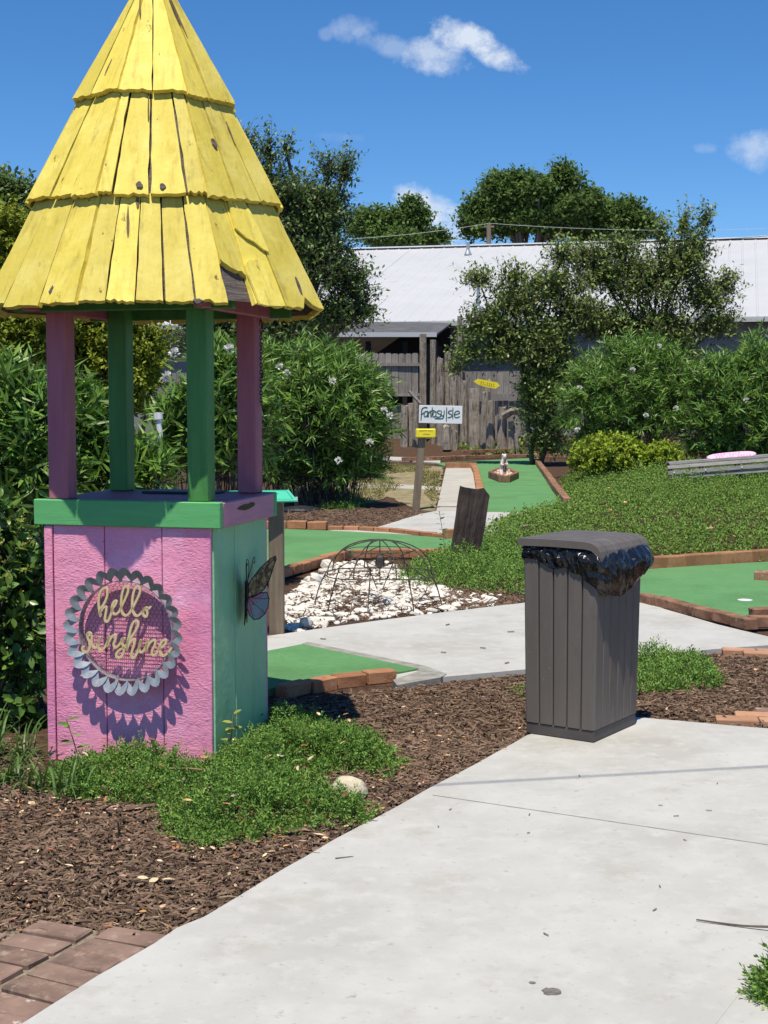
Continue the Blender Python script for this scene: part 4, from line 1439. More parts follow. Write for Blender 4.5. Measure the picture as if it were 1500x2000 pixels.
# lean-to porch at the left
pl0 = bld_local(P(600, 640, 46))
q_fl, q_fr, q_br, q_bl = bld_local(P(560, 653, 44.0)), bld_local(P(852, 653, 44.0)), bld_local(P(884, 629, 47.6)), bld_local(P(560, 629, 47.6))
MB().add([q_fl, q_fr, q_br, q_bl] + [q - Vector((0, 0, .06)) for q in (q_fl, q_fr, q_br, q_bl)],
         [(0, 1, 2, 3), (4, 7, 6, 5), (0, 4, 5, 1), (1, 5, 6, 2), (2, 6, 7, 3), (3, 7, 4, 0)]).build('porch_roof', greyroof, bld)
mb = MB()
a, b = q_fl + Vector((0, -0.03, -0.08)), q_fr + Vector((0.02, -0.03, -0.08))
d = (b - a).normalized()
nn = Vector((-d.y, d.x, 0)) * 0.02
mb.add([a - nn, b - nn, b + nn, a + nn] + [v + Vector((0, 0, 0.14)) for v in (a - nn, b - nn, b + nn, a + nn)], [(0, 3, 2, 1), (4, 5, 6, 7), (0, 1, 5, 4), (1, 2, 6, 5), (2, 3, 7, 6), (3, 0, 4, 7)])
mb.build('porch_fascia', fasciam, bld)
for t in (0.3, 0.55, 0.8, 1.0):
    p = q_fl.lerp(q_fr, t)
    MB().box((p.x - 0.1, p.y + 0.3, (p.z - 0.2) / 2), (0.14, 0.14, p.z - 0.2)).build('porch_post', darkwall, bld)
wy = q_br.y - 0.2
MB().box(((q_fl.x + q_br.x) / 2, wy, (q_br.z - 0.1) / 2), (q_br.x - q_fl.x - 0.1, 0.1, q_br.z - 0.1)).build('porch_wall', darkwall, bld)
MB().box((q_br.x - 0.3, wy - 1.7, (q_fr.z - 0.25) / 2), (0.1, 3.2, q_fr.z - 0.25)).build('porch_wall', darkwall, bld)

# pole and wires behind the roof
pole = P(955, 437, 70)
t = empty('utility_pole', (pole.x, pole.y, 0))
tag(t, 'pale utility pole standing behind the white roof', 'utility pole')
MB().tube([(0, 0, 0), (0, 0, pole.z)], [0.16, 0.11], 8).build('pole', postwood, t)
MB().tube([(-0.25, 0, pole.z - 0.15), (0.25, 0, pole.z - 0.15)], 0.05, 6).build('crossarm', postwood, t)


def wire_line(pts, r, label, sag=0.0):
    pts = [Vector(p) for p in pts]
    out = []
    for a, b in zip(pts, pts[1:]):
        for i in range(12):
            q = a.lerp(b, i / 12)
            q.z -= sag * 4 * (i / 12) * (1 - i / 12)
            out.append(q)
    out.append(pts[-1])
    tag(MB().tube(out, r, 4).build('overhead_wire', fasciam), label, 'wire')


wire_line([P(560, 470, 66), P(955, 436, 70), P(1500, 446, 74)], 0.008, 'thin pale wire strung across the sky over the white roof', 0.2)
wire_line([P(1392, 467, 42), P(1600, 447, 40)], 0.015, 'dark cable crossing the white roof at the right edge', 0.05)

# ------------------------------------------------------------------ fence, palisade
FY = 43.0
fen = empty('picket_fence', P(760, 860, FY) * 1.0)
fen.location.z = 0
tag(fen, 'grey dog-eared board fence in front of the dark porch', 'fence')


def pickets(root, px_a, px_b, ytop, ybot, Y, pitch, dog=True, name='fence_board', toff=0.0):
    n = int((px_b - px_a) / pitch)
    kx = Y / F
    w = pitch * kx - 0.012
    for i in range(n):
        px = px_a + pitch * (i + 0.5)
        top = P(px, ytop + random.uniform(-1, 1), Y).z
        bot = P(px, ybot, Y).z if ybot else 0.0
        c = 0.035
        poly = [(-w / 2, bot), (w / 2, bot), (w / 2, top - c), (w / 2 - c, top), (-w / 2 + c, top), (-w / 2, top - c)] if dog else [(-w / 2, bot), (w / 2, bot), (w / 2, top), (-w / 2, top)]
        mb = MB()
        nn_ = len(poly)
        vs = [(x, -0.011, z) for x, z in poly] + [(x, 0.011, z) for x, z in poly]
        fs = [tuple(range(nn_)), tuple(range(nn_, 2 * nn_))[::-1]] + [(j, nn_ + j, nn_ + (j + 1) % nn_, (j + 1) % nn_) for j in range(nn_)]
        mb.add(vs, fs)
        p = P(px, 785, Y)
        mb.build(name, greywood, root, loc=Vector((p.x - root.location.x, random.uniform(-.008, .008) + toff, 0)))


pickets(fen, 596, 822, 690, 770, FY, 13.0)
pickets(fen, 596, 822, 792, 0, FY, 13.0, False, 'lower_board', 0.12)
a, b = P(590, 712, FY), P(824, 712, FY)
for yy in (712, 771):
    a, b = P(590, yy, FY), P(824, yy, FY)
    MB().box(((a.x + b.x) / 2 - fen.location.x, -0.05 + (0.0), a.z), (b.x - a.x, 0.06, 0.09)).build('rail', greywood, fen)
fen2 = empty('picket_fence', P(950, 860, FY - 0.6))
fen2.location.z = 0
tag(fen2, 'grey board fence section behind the yellow arrow sign under the tree', 'fence')
pickets(fen2, 856, 1030, 727, 772, FY - 0.6, 11.5, False)
pickets(fen2, 856, 1030, 783, 0, FY - 0.6, 11.5, False, 'lower_board', 0.12)
for yy in (773,):
    a, b = P(850, yy, FY - .6), P(1032, yy, FY - .6)
    MB().box(((a.x + b.x) / 2 - fen2.location.x, -0.05, a.z), (b.x - a.x, 0.06, 0.10)).build('rail', greywood, fen2)

pal = empty('log_palisade', (2.4, 41.2, 0.2))
tag(pal, 'row of rough weathered logs and posts standing before the fence', 'palisade')


def log(px, w, yt, yb, Y, lean=0.0, square=False, label=None, m=None):
    b_, t_ = P(px, yb, Y), P(px + lean, yt, Y)
    b_.z -= 0.15
    r = w * Y / F / 2
    mb = MB()
    if square:
        h = (t_ - b_).length
        mb.box((0, 0, h / 2), (2 * r, 2 * r, h))
        o = mb.build('post', m or logwood, pal, 0.01)
    else:
        n = 9
        prof = []
        vs, fs = [], []
        hh = (t_ - b_).length
        rings = 7
        for i in range(rings):
            f = i / (rings - 1)
            for k_ in range(n):
                an = 2 * math.pi * k_ / n
                rr = r * (1.05 - 0.12 * f) * (1 + 0.16 * mnoise.noise(Vector((math.cos(an) * 1.5 + px, math.sin(an) * 1.5, f * 2.2))))
                zz = hh * f + (mnoise.noise(Vector((an, px, 3))) * r * 0.9 if i == rings - 1 else 0)
                vs.append((rr * math.cos(an), rr * math.sin(an), zz))
        for i in range(rings - 1):
            for k_ in range(n):
                k2 = (k_ + 1) % n
                fs.append((i * n + k_, i * n + k2, (i + 1) * n + k2, (i + 1) * n + k_))
        fs.append(tuple(range((rings - 1) * n, rings * n)))
        mb.add(vs, fs)
        o = mb.build('log', m or logwood, pal)
    d = (t_ - b_).normalized()
    o.location = b_ - pal.location
    o.rotation_mode = 'QUATERNION'
    o.rotation_quaternion = d.to_track_quat('Z', 'Y')
    return o


log(826, 13, 652, 868, 41.6, 0, True)
log(900, 9, 617, 868, 41.8, -2, True)
for a in ((790, 15, 792, 864, 41.0), (803, 14, 788, 866, 41.2), (812, 13, 775, 866, 41.0), (846, 13, 664, 869, 41.4), (860, 14, 700, 868, 41.2), (873, 14, 690, 868, 41.5, 2), (886, 15, 705, 870, 41.2), (889, 12, 842, 870, 40.6),
          (906, 16, 745, 868, 41.0), (872, 17, 832, 868, 40.4)):
    log(*a)
log(925, 20, 759, 868, 40.7, 1, True)
log(945, 17, 766, 870, 40.5, 4)
log(958, 19, 783, 872, 40.3, 1)
log(980, 20, 795, 874, 40.2, 1)
log(999, 15, 824, 876, 40.1, 1)
log(1012, 8, 848, 880, 39.9, -5)
log(1031, 8, 862, 884, 39.8, 2)
log(952, 15, 742, 872, 40.9, 0)
# a fallen limb across the tops
f1, f2 = P(985, 812, 40.0) - pal.location, P(1017, 800, 39.6) - pal.location
MB().tube([f1, f1.lerp(f2, 0.5) + Vector((0, 0, .05)), f2], [0.12, 0.10, 0.05], 7).build('log', logwood, pal)
f1, f2 = P(799, 764, 40.4) - pal.location, P(822, 789, 40.3) - pal.location
MB().tube([f1, f2], [0.045, 0.05], 6).build('leaning_pole', greywood, pal)

# yellow double-pointed sign on a log
yc = P(951, 749.5, 39.7)
kx = 39.7 / F
poly = [(-26, 4.6), (-18, 9.4), (2, 6), (14, 3.5), (20, 2.6), (25, -3.5), (17, -9.8), (-3, -6), (-17, -1.6)]
poly = [(x * kx, z * kx) for x, z in poly]
asg = MB()
n = len(poly)
asg.add([(x, -0.03, z) for x, z in poly] + [(x, 0.03, z) for x, z in poly], [tuple(range(n))[::-1], tuple(range(n, 2 * n))] + [(j, (j + 1) % n, n + (j + 1) % n, n + j) for j in range(n)])
art = empty('arrow_sign', yc)
tag(art, 'yellow sign pointed at both ends on a log in front of the fence', 'sign')
asg.build('board', yellow_flat, art)
mb = MB()
ROT = Matrix(((1, 0, 0, 0), (0, 0, -1, 0), (0, 1, 0, 0), (0, 0, 0, 1)))
for row, (x0_, x1_, z0_, cnt) in enumerate(((-15, 13, 4.6, 8), (-12, 13, 0.0, 7))):
    for i in range(cnt):
        f = i / (cnt - 1)
        x = x0_ + (x1_ - x0_) * f
        z = z0_ - 6.2 * (f * (x1_ - x0_) / 28) * 0.95
        gl = random.choice(([(0, -1.2), (0, 1.2)], [(-.7, -1.2), (0, 1.2), (.7, -1.2)], [(.7, 1), (-.6, .6), (.6, -.6), (-.7, -1)], [(0, 1.2), (-.8, 0), (0, -1.2), (.8, 0), (0, 1.2)]))
        ribbon(mb, [((x + a_) * kx, (z + b_) * kx) for a_, b_ in gl], 0.9 * kx, 0.031, 0.034, 3, ROT)
mb.build('faded_lettering', inkfaint, art)

# ------------------------------------------------------------------ course sign on its post
sp = G(812, 994)
SY = sp.y
fs_ = empty('course_sign', (sp.x, sp.y, GZ))
tag(fs_, 'white sign reading Fantasy Isle above a yellow plate on a wooden post', 'sign')
kx = SY / F
lz = lambda y: P(812, y, SY).z - GZ
topz = lz(795)
d0 = P(829, 800, SY)
lean = d0.x - sp.x
mb = MB()
w = 0.105
mb.box((0, 0, 0), (w, w, topz))
o = mb.build('post', postwood, fs_, 0.004)
o.matrix_local = Matrix.Translation((lean / 2, 0, topz / 2)) @ Matrix.Rotation(math.atan2(lean, topz), 4, 'Y')
cxs, czs = P(860.5, 809.5, SY - 0.09).x - sp.x, P(860.5, 809.5, SY - 0.09).z - GZ
bd = MB().box((0, 0, 0), (84 * kx, 0.035, 34.5 * kx)).build('sign_board', white, fs_, 0.003)
bd.matrix_local = Matrix.Translation((cxs, -0.09, czs)) @ Matrix.Rotation(math.radians(1.2), 4, 'Y')
FAN = [[(335, 285), (326, 340), (325, 400), (320, 462)], [(326, 330), (335, 295), (362, 272), (400, 272)], [(388, 268), (400, 276), (408, 272)], [(322, 375), (345, 360), (360, 345)],
       [(412, 330), (385, 328), (368, 350), (366, 390), (385, 405), (408, 385)], [(413, 318), (412, 360), (416, 408)], [(432, 330), (428, 370), (426, 408)], [(428, 362), (445, 335), (460, 345), (462, 405)],
       [(482, 270), (480, 340), (478, 412)], [(450, 325), (480, 316), (512, 310)], [(532, 330), (508, 332), (495, 355), (496, 395), (515, 406), (534, 385)], [(535, 322), (536, 360), (542, 406)],
       [(602, 312), (565, 318), (553, 340), (575, 356), (604, 368), (600, 400), (550, 406)], [(617, 315), (614, 350), (618, 385), (652, 382)], [(657, 310), (654, 360), (648, 405), (620, 428), (522, 428)],
       [(692, 264), (690, 360), (690, 466)], [(768, 308), (728, 316), (714, 338), (735, 354), (764, 368), (760, 398), (710, 412)], [(782, 268), (781, 350), (783, 428)], [(806, 368), (850, 355), (880, 342), (865, 314), (828, 318), (806, 350), (808, 396), (840, 408), (884, 392)]]
trace(FAN, 605, 368, kx / 7.5, 1.0, 0.0125, 0.0185, 0.0215, 'fantasy_isle_lettering', inkgreen, bd, 4)
yx, yz = P(831.5, 846, SY - 0.08).x - sp.x, P(831.5, 846, SY - 0.08).z - GZ
yb = MB().box((0, 0, 0), (39 * kx, 0.05, 17.5 * kx)).build('yellow_plate', yellow_flat, fs_, 0.012)
yb.location = (yx, -0.085, yz)
mb = MB()
for st in ([(-13, 5.2), (-8, 4.7), (-3, 5.6), (2, 5)], [(4, 5.4), (8, 5), (14, 5.2)], [(-5, -2.2), (-3, -.8), (-1, -2)], [(0, -2.4), (2, -1), (3, -2.6), (5, -1.2), (8, -2.2)]):
    ribbon(mb, [(x * kx, z * kx) for x, z in st], 0.9 * kx, 0.0255, 0.028, 3, ROT)
mb.build('faded_lettering', inkfaint, yb)

# rules board on the post behind the kiosk
rp = G(541, 1236)
RY = rp.y
rb = empty('course_board', (rp.x, rp.y, GZ))
tag(rb, 'mint green board with a dark outline on a grey post behind the kiosk', 'sign')
hz = P(545, 976, RY).z - GZ
MB().box((0, 0, hz / 2), (0.096, 0.096, hz)).build('post', postwood, rb, 0.004)
tb = MB().box((0, 0, 0), (0.40, 0.30, 0.014)).build('board', tealboard, rb, 0.003)
c = P(513, 957, RY)
tilt = Matrix.Rotation(math.radians(10), 4, 'X') @ Matrix.Shear('XY', 4, (0, 0)) if False else Matrix.Rotation(math.radians(9), 4, 'X')
tb.matrix_local = Matrix.Translation((c.x - rp.x + 0.0, 0.0, hz + 0.022)) @ Matrix.Rotation(math.radians(14), 4, 'Z') @ tilt
mb = MB()
rect = [(-.175, -.125), (.175, -.125), (.175, .125), (-.175, .125)]
for i in range(4):
    ribbon(mb, [rect[i], rect[(i + 1) % 4]], 0.006, 0.0071, 0.0085)
ribbon(mb, [(-0.06, 0.085), (0.03, 0.085), (0.10, 0.03), (0.05, 0.03), (0.0, 0.06), (-0.05, 0.04)], 0.022, 0.0071, 0.0085, 1)
ribbon(mb, [(-0.02, 0.02), (0.05, -0.01), (0.08, -0.04)], 0.012, 0.0071, 0.0085, 3)
ribbon(mb, [(-0.03, -0.10), (0.06, -0.10)], 0.008, 0.0071, 0.0085)
mb.build('course_diagram', tealdark, tb)

# black round stand
bs_ = G(587, 995)
st = empty('round_stand', (bs_.x, bs_.y, GZ))
tag(st, 'black round weighted stand with a short tube in front of the oleander', 'stand')
MB().lathe([(0.27, 0.0), (0.275, 0.03), (0.25, 0.055), (0.12, 0.075), (0.04, 0.085)], 24).build('base', blackplastic, st, smooth=False)
MB().tube([(-0.055, 0, 0.07), (-0.055, 0, 0.30)], 0.03, 10).build('tube', blackplastic, st)
MB().box((-0.055, -0.0315, 0.175), (0.034, 0.003, 0.07)).build('label_plate', white, st)

# white stake among the leaves
wp = G(318, 915)
ws = MB()
a = Vector((0, 0, 0))
top = P(308, 806, 10.7) - P(318, 905, 10.7)
ws.tube([a, top * 0.86, top * 0.87, top], [0.022, 0.021, 0.034, 0.034], 8)
o = ws.build('white_stake', white)
o.location = P(318, 905, 10.7)
tag(o, 'white stake leaning in the leaves seen between the kiosk posts', 'stake')

# ------------------------------------------------------------------ leaning timber
tpos = G(905, 1092)
tk = tpos.y / F
tm = MB()
ny_, nx_ = 9, 5
W_, H_, D_ = 0.285, 0.74, 0.10
vs, fs = [], []
ring_pts = [(-.5, -.5), (-.25, -.56), (0, -.58), (.25, -.55), (.5, -.48), (.52, 0), (.48, .5), (0, .52), (-.5, .48), (-.54, 0)]
nr = len(ring_pts)
for i in range(ny_):
    f = i / (ny_ - 1)
    for k_, (a, b) in enumerate(ring_pts):
        nz_ = mnoise.noise(Vector((a * 4, b * 4, f * 3)))
        zz = H_ * f
        if i == ny_ - 1:
            zz += mnoise.noise(Vector((a * 5, b * 5, 9))) * 0.05 - a * 0.02
        vs.append((a * W_ * (0.93 + 0.07 * f) + nz_ * 0.012, b * D_ + nz_ * 0.012, zz))
for i in range(ny_ - 1):
    for k_ in range(nr):
        k2 = (k_ + 1) % nr
        fs.append((i * nr + k_, i * nr + k2, (i + 1) * nr + k2, (i + 1) * nr + k_))
fs.append(tuple(range((ny_ - 1) * nr, ny_ * nr)))
tm.add(vs, fs)
o = tm.build('leaning_timber', slabwood)
o.location = tpos + Vector((0, 0, -0.06))
o.rotation_euler = (math.radians(-4), math.radians(10), math.radians(12))
tag(o, 'dark weathered timber block leaning in the juniper beside the walk', 'timber block')

# ------------------------------------------------------------------ wire dome
dc = G(742, 1176)
dm = empty('wire_dome', (dc.x, dc.y, GZ))
tag(dm, 'rusty wire dome frame standing over the bed of white shells', 'garden frame')
R0, R1, H1, H2 = 0.47, 0.41, 0.245, 0.50
wr = 0.0048
MB().tube([(R1 * math.cos(a), R1 * math.sin(a), H1 + 0.006 * math.sin(a * 3)) for a in np.linspace(0, 2 * math.pi, 41)[:-1]], wr, 5, closed=True).build('hoop', castiron, dm)
MB().tube([(R1 * .66 * math.cos(a), R1 * .66 * math.sin(a), H2 - 0.075) for a in np.linspace(0, 2 * math.pi, 9)[:-1]], wr * 0.6, 5, closed=True).build('hoop', castiron, dm)
for k in range(4):
    a0 = math.pi * k / 4 + 0.3
    pts = [(R1 * math.cos(t) * math.cos(a0), R1 * math.cos(t) * math.sin(a0), H1 + (H2 - H1) * math.sin(t) ** 0.9) for t in np.linspace(0, math.pi, 15)]
    MB().tube([(x, y, z + 0.001 * k) for x, y, z in pts], wr, 5).build('rib', castiron, dm)
for k in range(9):
    a0 = 2 * math.pi * k / 9 + 0.35
    MB().tube(spline([(R1 * math.cos(a0), R1 * math.sin(a0), H1), ((R1 + .05) * math.cos(a0), (R1 + .05) * math.sin(a0), H1 * 0.55), ((R0 + .03) * math.cos(a0), (R0 + .03) * math.sin(a0), -0.02)], 4), wr, 5).build('leg', castiron, dm)
for k in range(8):
    a0, a1 = 2 * math.pi * k / 8, 2 * math.pi * (k + 1) / 8
    s_ = 0.8 if k % 2 else 0.55
    if k % 2:
        continue
    MB().tube([(R1 * .66 * math.cos(a0), R1 * .66 * math.sin(a0), H2 - .075), (R1 * s_ * math.cos(a1), R1 * s_ * math.sin(a1), H1 + .12), (R1 * math.cos(a1 + .2), R1 * math.sin(a1 + .2), H1)], wr * 0.85, 5).build('brace', castiron, dm)
# hanging lantern-like diamond in the middle
dia = [(0.10, 0, 0.33), (0, 0, 0.37), (-0.10, 0, 0.33), (0, -0.05, 0.30)]
MB().tube(dia, wr * 0.8, 5, closed=True).tube([(0, 0, H2), (0, 0, 0.18)], wr * 0.9, 5).tube([(0.10, 0, 0.33), (0.02, -.02, 0.13)], wr * 0.8, 5).tube([(-0.10, 0, 0.33), (-0.02, -.02, 0.13)], wr * 0.8, 5).build('hanging_frame', castiron, dm)
MB().tube([(0, 0, 0.40), (0, 0, 0.37), (0, 0, 0.31), (0, 0, 0.29)], [0.006, 0.034, 0.036, 0.01], 8).build('bell', castiron, dm)

# ------------------------------------------------------------------ shells
shell_variants = []
for v in range(7):
    bm = bmesh.new()
    bmesh.ops.create_icosphere(bm, subdivisions=2, radius=0.5)
    for q in bm.verts:
        c = q.co
        nq = mnoise.noise(c * 2.6 + Vector((v * 7, 0, 0))) * 0.28 + mnoise.noise(c * 6 + Vector((v * 3, 5, 0))) * 0.10
        c *= 1 + nq
        c.z *= 0.42
        c.y *= 0.72
    me = bpy.data.meshes.new('white_shell')
    bm.to_mesh(me)
    bm.free()
    me.materials.append(shellm)
    shell_variants.append(me)
bed_px = [(556, 1222), (556, 1165), (600, 1130), (640, 1104), (660, 1095), (760, 1092), (800, 1120), (850, 1140), (900, 1152), (985, 1160), (962, 1180), (850, 1190), (750, 1200), (650, 1212), (590, 1230)]
bed = [(p.x, p.y) for p in gpoly(bed_px)]
pts = sample_poly(bed, 2500)
dense = []
for q in pts:
    h = mnoise.noise(Vector((q[0] * 2.2, q[1] * 1.1, 4.0)))
    keep = 0.92 if q[1] > 10.9 and q[0] < 0.25 else 0.62
    if h < -0.18:
        keep *= 0.35
    if random.random() < keep:
        dense.append(q)
dense = sorted(dense, key=lambda q: q[1])
farther = dense[300:]
random.shuffle(dense)
farther, dense = dense[290:], dense[:290]
for i, q in enumerate(dense):
    big = random.random()
    s_ = random.uniform(0.05, 0.085) if big < 0.6 else random.uniform(0.085, 0.135)
    o = put('white_shell', random.choice(shell_variants), None, None, (q[0], q[1], GZ + s_ * 0.12), (random.uniform(-.35, .35), random.uniform(-.35, .35), random.uniform(0, 6.28)), (s_ * random.uniform(0.9, 1.4), s_, s_ * random.uniform(0.8, 1.3)))
    tag(o, 'white weathered shell lying in the bed under the wire dome', 'shell', 'white shells in the bed under the wire dome')
for (px, py, s_, lab) in ((640, 1108, 0.17, 'large hollow white shell at the back of the shell bed by the brick edging'), (598, 1222, 0.12, 'large white shell right of the foot of the grey post'), (617, 1135, 0.14, 'flat white shell on the concrete edge left of the dome')):
    q = G(px, py)
    o = put('white_shell', shell_variants[2], None, None, q + Vector((0, 0, 0.02)), (0.4, 0.2, px), (s_, s_, s_ * 1.5))
    tag(o, lab, 'shell')
sv = [np.array([tuple(v.co) for v in me.vertices]) for me in shell_variants[:3]]
st_ = np.array([tuple(p.vertices) for p in shell_variants[0].polygons])
vv, tt = [], []
for i, q in enumerate(farther[:1300]):
    s_ = random.uniform(0.035, 0.085)
    m3 = np.array(Euler((random.uniform(-.4, .4), random.uniform(-.4, .4), random.uniform(0, 6.28))).to_matrix())
    tt.append(st_ + len(vv) * len(sv[0]))
    vv.append((sv[i % 3] * np.array((s_ * 1.2, s_, s_))) @ m3.T + np.array((q[0], q[1], GZ + s_ * 0.1)))
o = put('small_shells', tri_mesh('small_shells', np.concatenate(vv), np.concatenate(tt)), shellm)
o['kind'] = 'stuff'
o['label'] = 'smaller white shells and pieces filling the bed under the dome'
small = sample_poly(bed, 900)
sz = rng.uniform(0.012, 0.035, 900)
dd = rng.normal(size=(900, 3)) * np.array((1, 1, 0.25))
o = put('shell_fragments', leaves('shell_fragments', np.c_[small, np.full(900, GZ + 0.012)], dd, rng.normal(size=(900, 3)) * 0.3 + np.array((0, 0, 1)), sz * 1.6, sz * 1.3, LEAF4), shellm)
o['kind'] = 'stuff'
o['label'] = 'small broken shell fragments among the mulch'

# big pale rock by the walk
bm = bmesh.new()
bmesh.ops.create_icosphere(bm, subdivisions=3, radius=0.5)
for q in bm.verts:
    c = q.co
    nq = mnoise.noise(c * 2.2 + Vector((17, 0, 0))) * 0.22 + mnoise.noise(c * 5 + Vector((3, 5, 0))) * 0.07
    c *= 1 + nq
    c.z *= 0.62
    c.y *= 0.72
    if c.z < -0.15:
        c.z = -0.15
me = bpy.data.meshes.new('pale_rock')
bm.to_mesh(me)
bm.free()
for pf_ in me.polygons:
    pf_.use_smooth = True
o = put('pale_rock', me, rockm, None, G(684, 1553) + Vector((0, 0.02, 0.022)), (0.05, 0.12, -0.15), (0.138, 0.125, 0.15))
tag(o, 'cream coloured rock at the edge of the juniper by the front walk', 'rock')

# ------------------------------------------------------------------ statue in its brick box
stp = G(985, 938)
br_root = empty('brick_planter', (stp.x, stp.y, 0.004))
tag(br_root, 'low diamond shaped brick box on the far turf holding pebbles', 'planter')
diam = [G(957, 934), G(978, 942), G(992, 943), G(1010, 935), G(995, 927), G(975, 926)]
for a, b in zip(diam, diam[1:] + diam[:1]):
    L = (b - a).length
    n = max(1, round(L / 0.13))
    d = (b - a).normalized()
    for i in range(n):
        c = a + d * (L * (i + .5) / n) - br_root.location
        c.z = random.uniform(-.005, .005)
        put('brick', random.choice(BD), None, br_root, c, (0, 0, math.atan2(d.y, d.x)), (L / n / 0.2, 0.75, 1.75))
MB().prism([(p.x - stp.x, p.y - stp.y) for p in diam], 0.01, 0.085).build('pebble_bed', pebblem, br_root)
peb = with_mat(shell_variants, pebblem)
for i in range(22):
    f = random.random()
    a, b = random.choice(diam), random.choice(diam)
    q = a.lerp(b, f) * 0.8 + stp * 0.2
    s_ = random.uniform(0.07, 0.12)
    put('pebble', random.choice(peb), None, br_root, (q.x - stp.x, q.y - stp.y, 0.10), (0, 0, random.uniform(0, 6)), (s_, s_, s_))


def skin(name, verts, edges, radii, m, parent=None, sub=2):
    me = bpy.data.meshes.new(name)
    me.from_pydata(verts, edges, [])
    o = put(name, me, m, parent)
    md = o.modifiers.new('skin', 'SKIN')
    for i, r in enumerate(radii):
        me.skin_vertices[0].data[i].radius = (r, r) if not isinstance(r, tuple) else r
    me.skin_vertices[0].data[0].use_root = True
    md.use_smooth_shade = True
    sb = o.modifiers.new('sub', 'SUBSURF')
    sb.levels = sb.render_levels = sub
    return o


sq = empty('squirrel_statue', (stp.x - 0.01, stp.y + 0.02, 0.09), math.radians(12))
tag(sq, 'white squirrel statue with its front shade coloured brown standing upright in the brick box', 'statue')
V_ = [(0, 0, 0.05), (0, 0, 0.12), (0, -0.005, 0.20), (0, -0.01, 0.27), (0, -0.02, 0.33), (0, -0.025, 0.375), (0, -0.06, 0.36), (0, -0.085, 0.348),     # 0-7 spine, head, snout
      (-0.055, -0.005, 0.055), (-0.06, -0.045, 0.02), (-0.058, -0.085, 0.008), (0.055, -0.005, 0.055), (0.06, -0.045, 0.02), (0.058, -0.085, 0.008),                 # hind legs
      (-0.05, -0.02, 0.25), (-0.06, -0.055, 0.205), (-0.02, -0.088, 0.215), (0.05, -0.02, 0.25), (0.06, -0.055, 0.205), (0.02, -0.088, 0.222),                          # arms
      (-0.032, -0.015, 0.405), (-0.036, -0.015, 0.425), (0.032, -0.015, 0.405), (0.036, -0.015, 0.425)]
E_ = [(0, 1), (1, 2), (2, 3), (3, 4), (4, 5), (5, 6), (6, 7), (0, 8), (8, 9), (9, 10), (0, 11), (11, 12), (12, 13), (3, 14), (14, 15), (15, 16), (3, 17), (17, 18), (18, 19), (5, 20), (20, 21), (5, 22), (22, 23)]
R_ = [0.075, 0.075, 0.062, 0.052, 0.044, 0.052, 0.036, 0.018, 0.055, 0.035, 0.02, 0.055, 0.035, 0.02, 0.026, 0.019, 0.014, 0.026, 0.019, 0.014, 0.017, 0.008, 0.017, 0.008]
skin('body', V_, E_, R_, statuem, sq)
skin('belly_shade', [(0, -0.045, 0.06), (0, -0.045, 0.13), (0, -0.036, 0.20), (0, -0.042, 0.27), (0, -0.055, 0.325)], [(0, 1), (1, 2), (2, 3), (3, 4)], [0.036, 0.044, 0.038, 0.032, 0.028], statueshade, sq)  # dark front piece standing in for shade on the white body
skin('tail', [(0, 0.06, 0.03), (0, 0.12, 0.08), (0, 0.115, 0.18), (0, 0.09, 0.25), (0, 0.115, 0.30)], [(0, 1), (1, 2), (2, 3), (3, 4)], [0.03, 0.045, 0.05, 0.045, 0.022], statuem, sq)
for sx in (-1, 1):
    MB().lathe([(0.001, -.009), (0.009, -.004), (0.009, .004), (0.001, .009)], 8, Matrix.Translation((sx * 0.034, -0.052, 0.385))).build('eye', black, sq, smooth=True)
MB().lathe([(0.002, 0), (0.016, .012), (0.014, .03), (0.002, .04)], 8, Matrix.Translation((0, -0.105, 0.205))).build('acorn', pebblem, sq, smooth=True)

# golf hole on the right turf
hp = G(1455, 1174)
cup = empty('golf_hole', hp + Vector((0, 0, 0.0065)))
tag(cup, 'white rimmed golf hole in the right turf', 'golf hole')
mb = MB()
n = 28
vs = []
for r, z in ((0.056, 0.0005), (0.056, 0.004), (0.050, 0.004), (0.050, 0.0005)):
    for k_ in range(n):
        vs.append((r * math.cos(2 * math.pi * k_ / n), r * math.sin(2 * math.pi * k_ / n), z))
fs = []
for i in range(3):
    for k_ in range(n):
        fs.append((i * n + k_, i * n + (k_ + 1) % n, (i + 1) * n + (k_ + 1) % n, (i + 1) * n + k_))
mb.add(vs, fs).build('rim', cupmat, cup)
MB().add([(0.0495 * math.cos(2 * math.pi * k_ / n), 0.0495 * math.sin(2 * math.pi * k_ / n), 0.001) for k_ in range(n)], [tuple(range(n))]).build('hole', cupmat, cup)

# ------------------------------------------------------------------ bench and surfboard sign
bY = 21.0
bl_ = P(1304, 918, bY)
gz0 = float(mound(bl_.x + 0.9, bY)) + GZ
bench = empty('slatted_bench', (bl_.x, bl_.y, bl_.z))
bench.rotation_euler = (0, -math.radians(4.6), math.radians(-3))
tag(bench, 'weathered grey slatted bench on the juniper bank', 'bench')
BLN = 2.1
for (y, z, t_) in ((0.0, -0.115, 80), (-0.012, -0.045, 82), (0.0, 0.035, 60)):
    MB().box((0, 0, 0), (BLN, 0.022, 0.058)).build('slat', benchwood, bench, 0.003, loc=(BLN / 2, y, z)).rotation_euler = (math.radians(t_ - 90), 0, 0)
for (y, z) in ((0.06, 0.078), (0.14, 0.092), (0.22, 0.096), (0.30, 0.094), (0.38, 0.088)):
    MB().box((0, 0, 0), (BLN - 0.04, 0.065, 0.022)).build('slat', benchwood, bench, 0.003, loc=(BLN / 2 + 0.02, y, z))
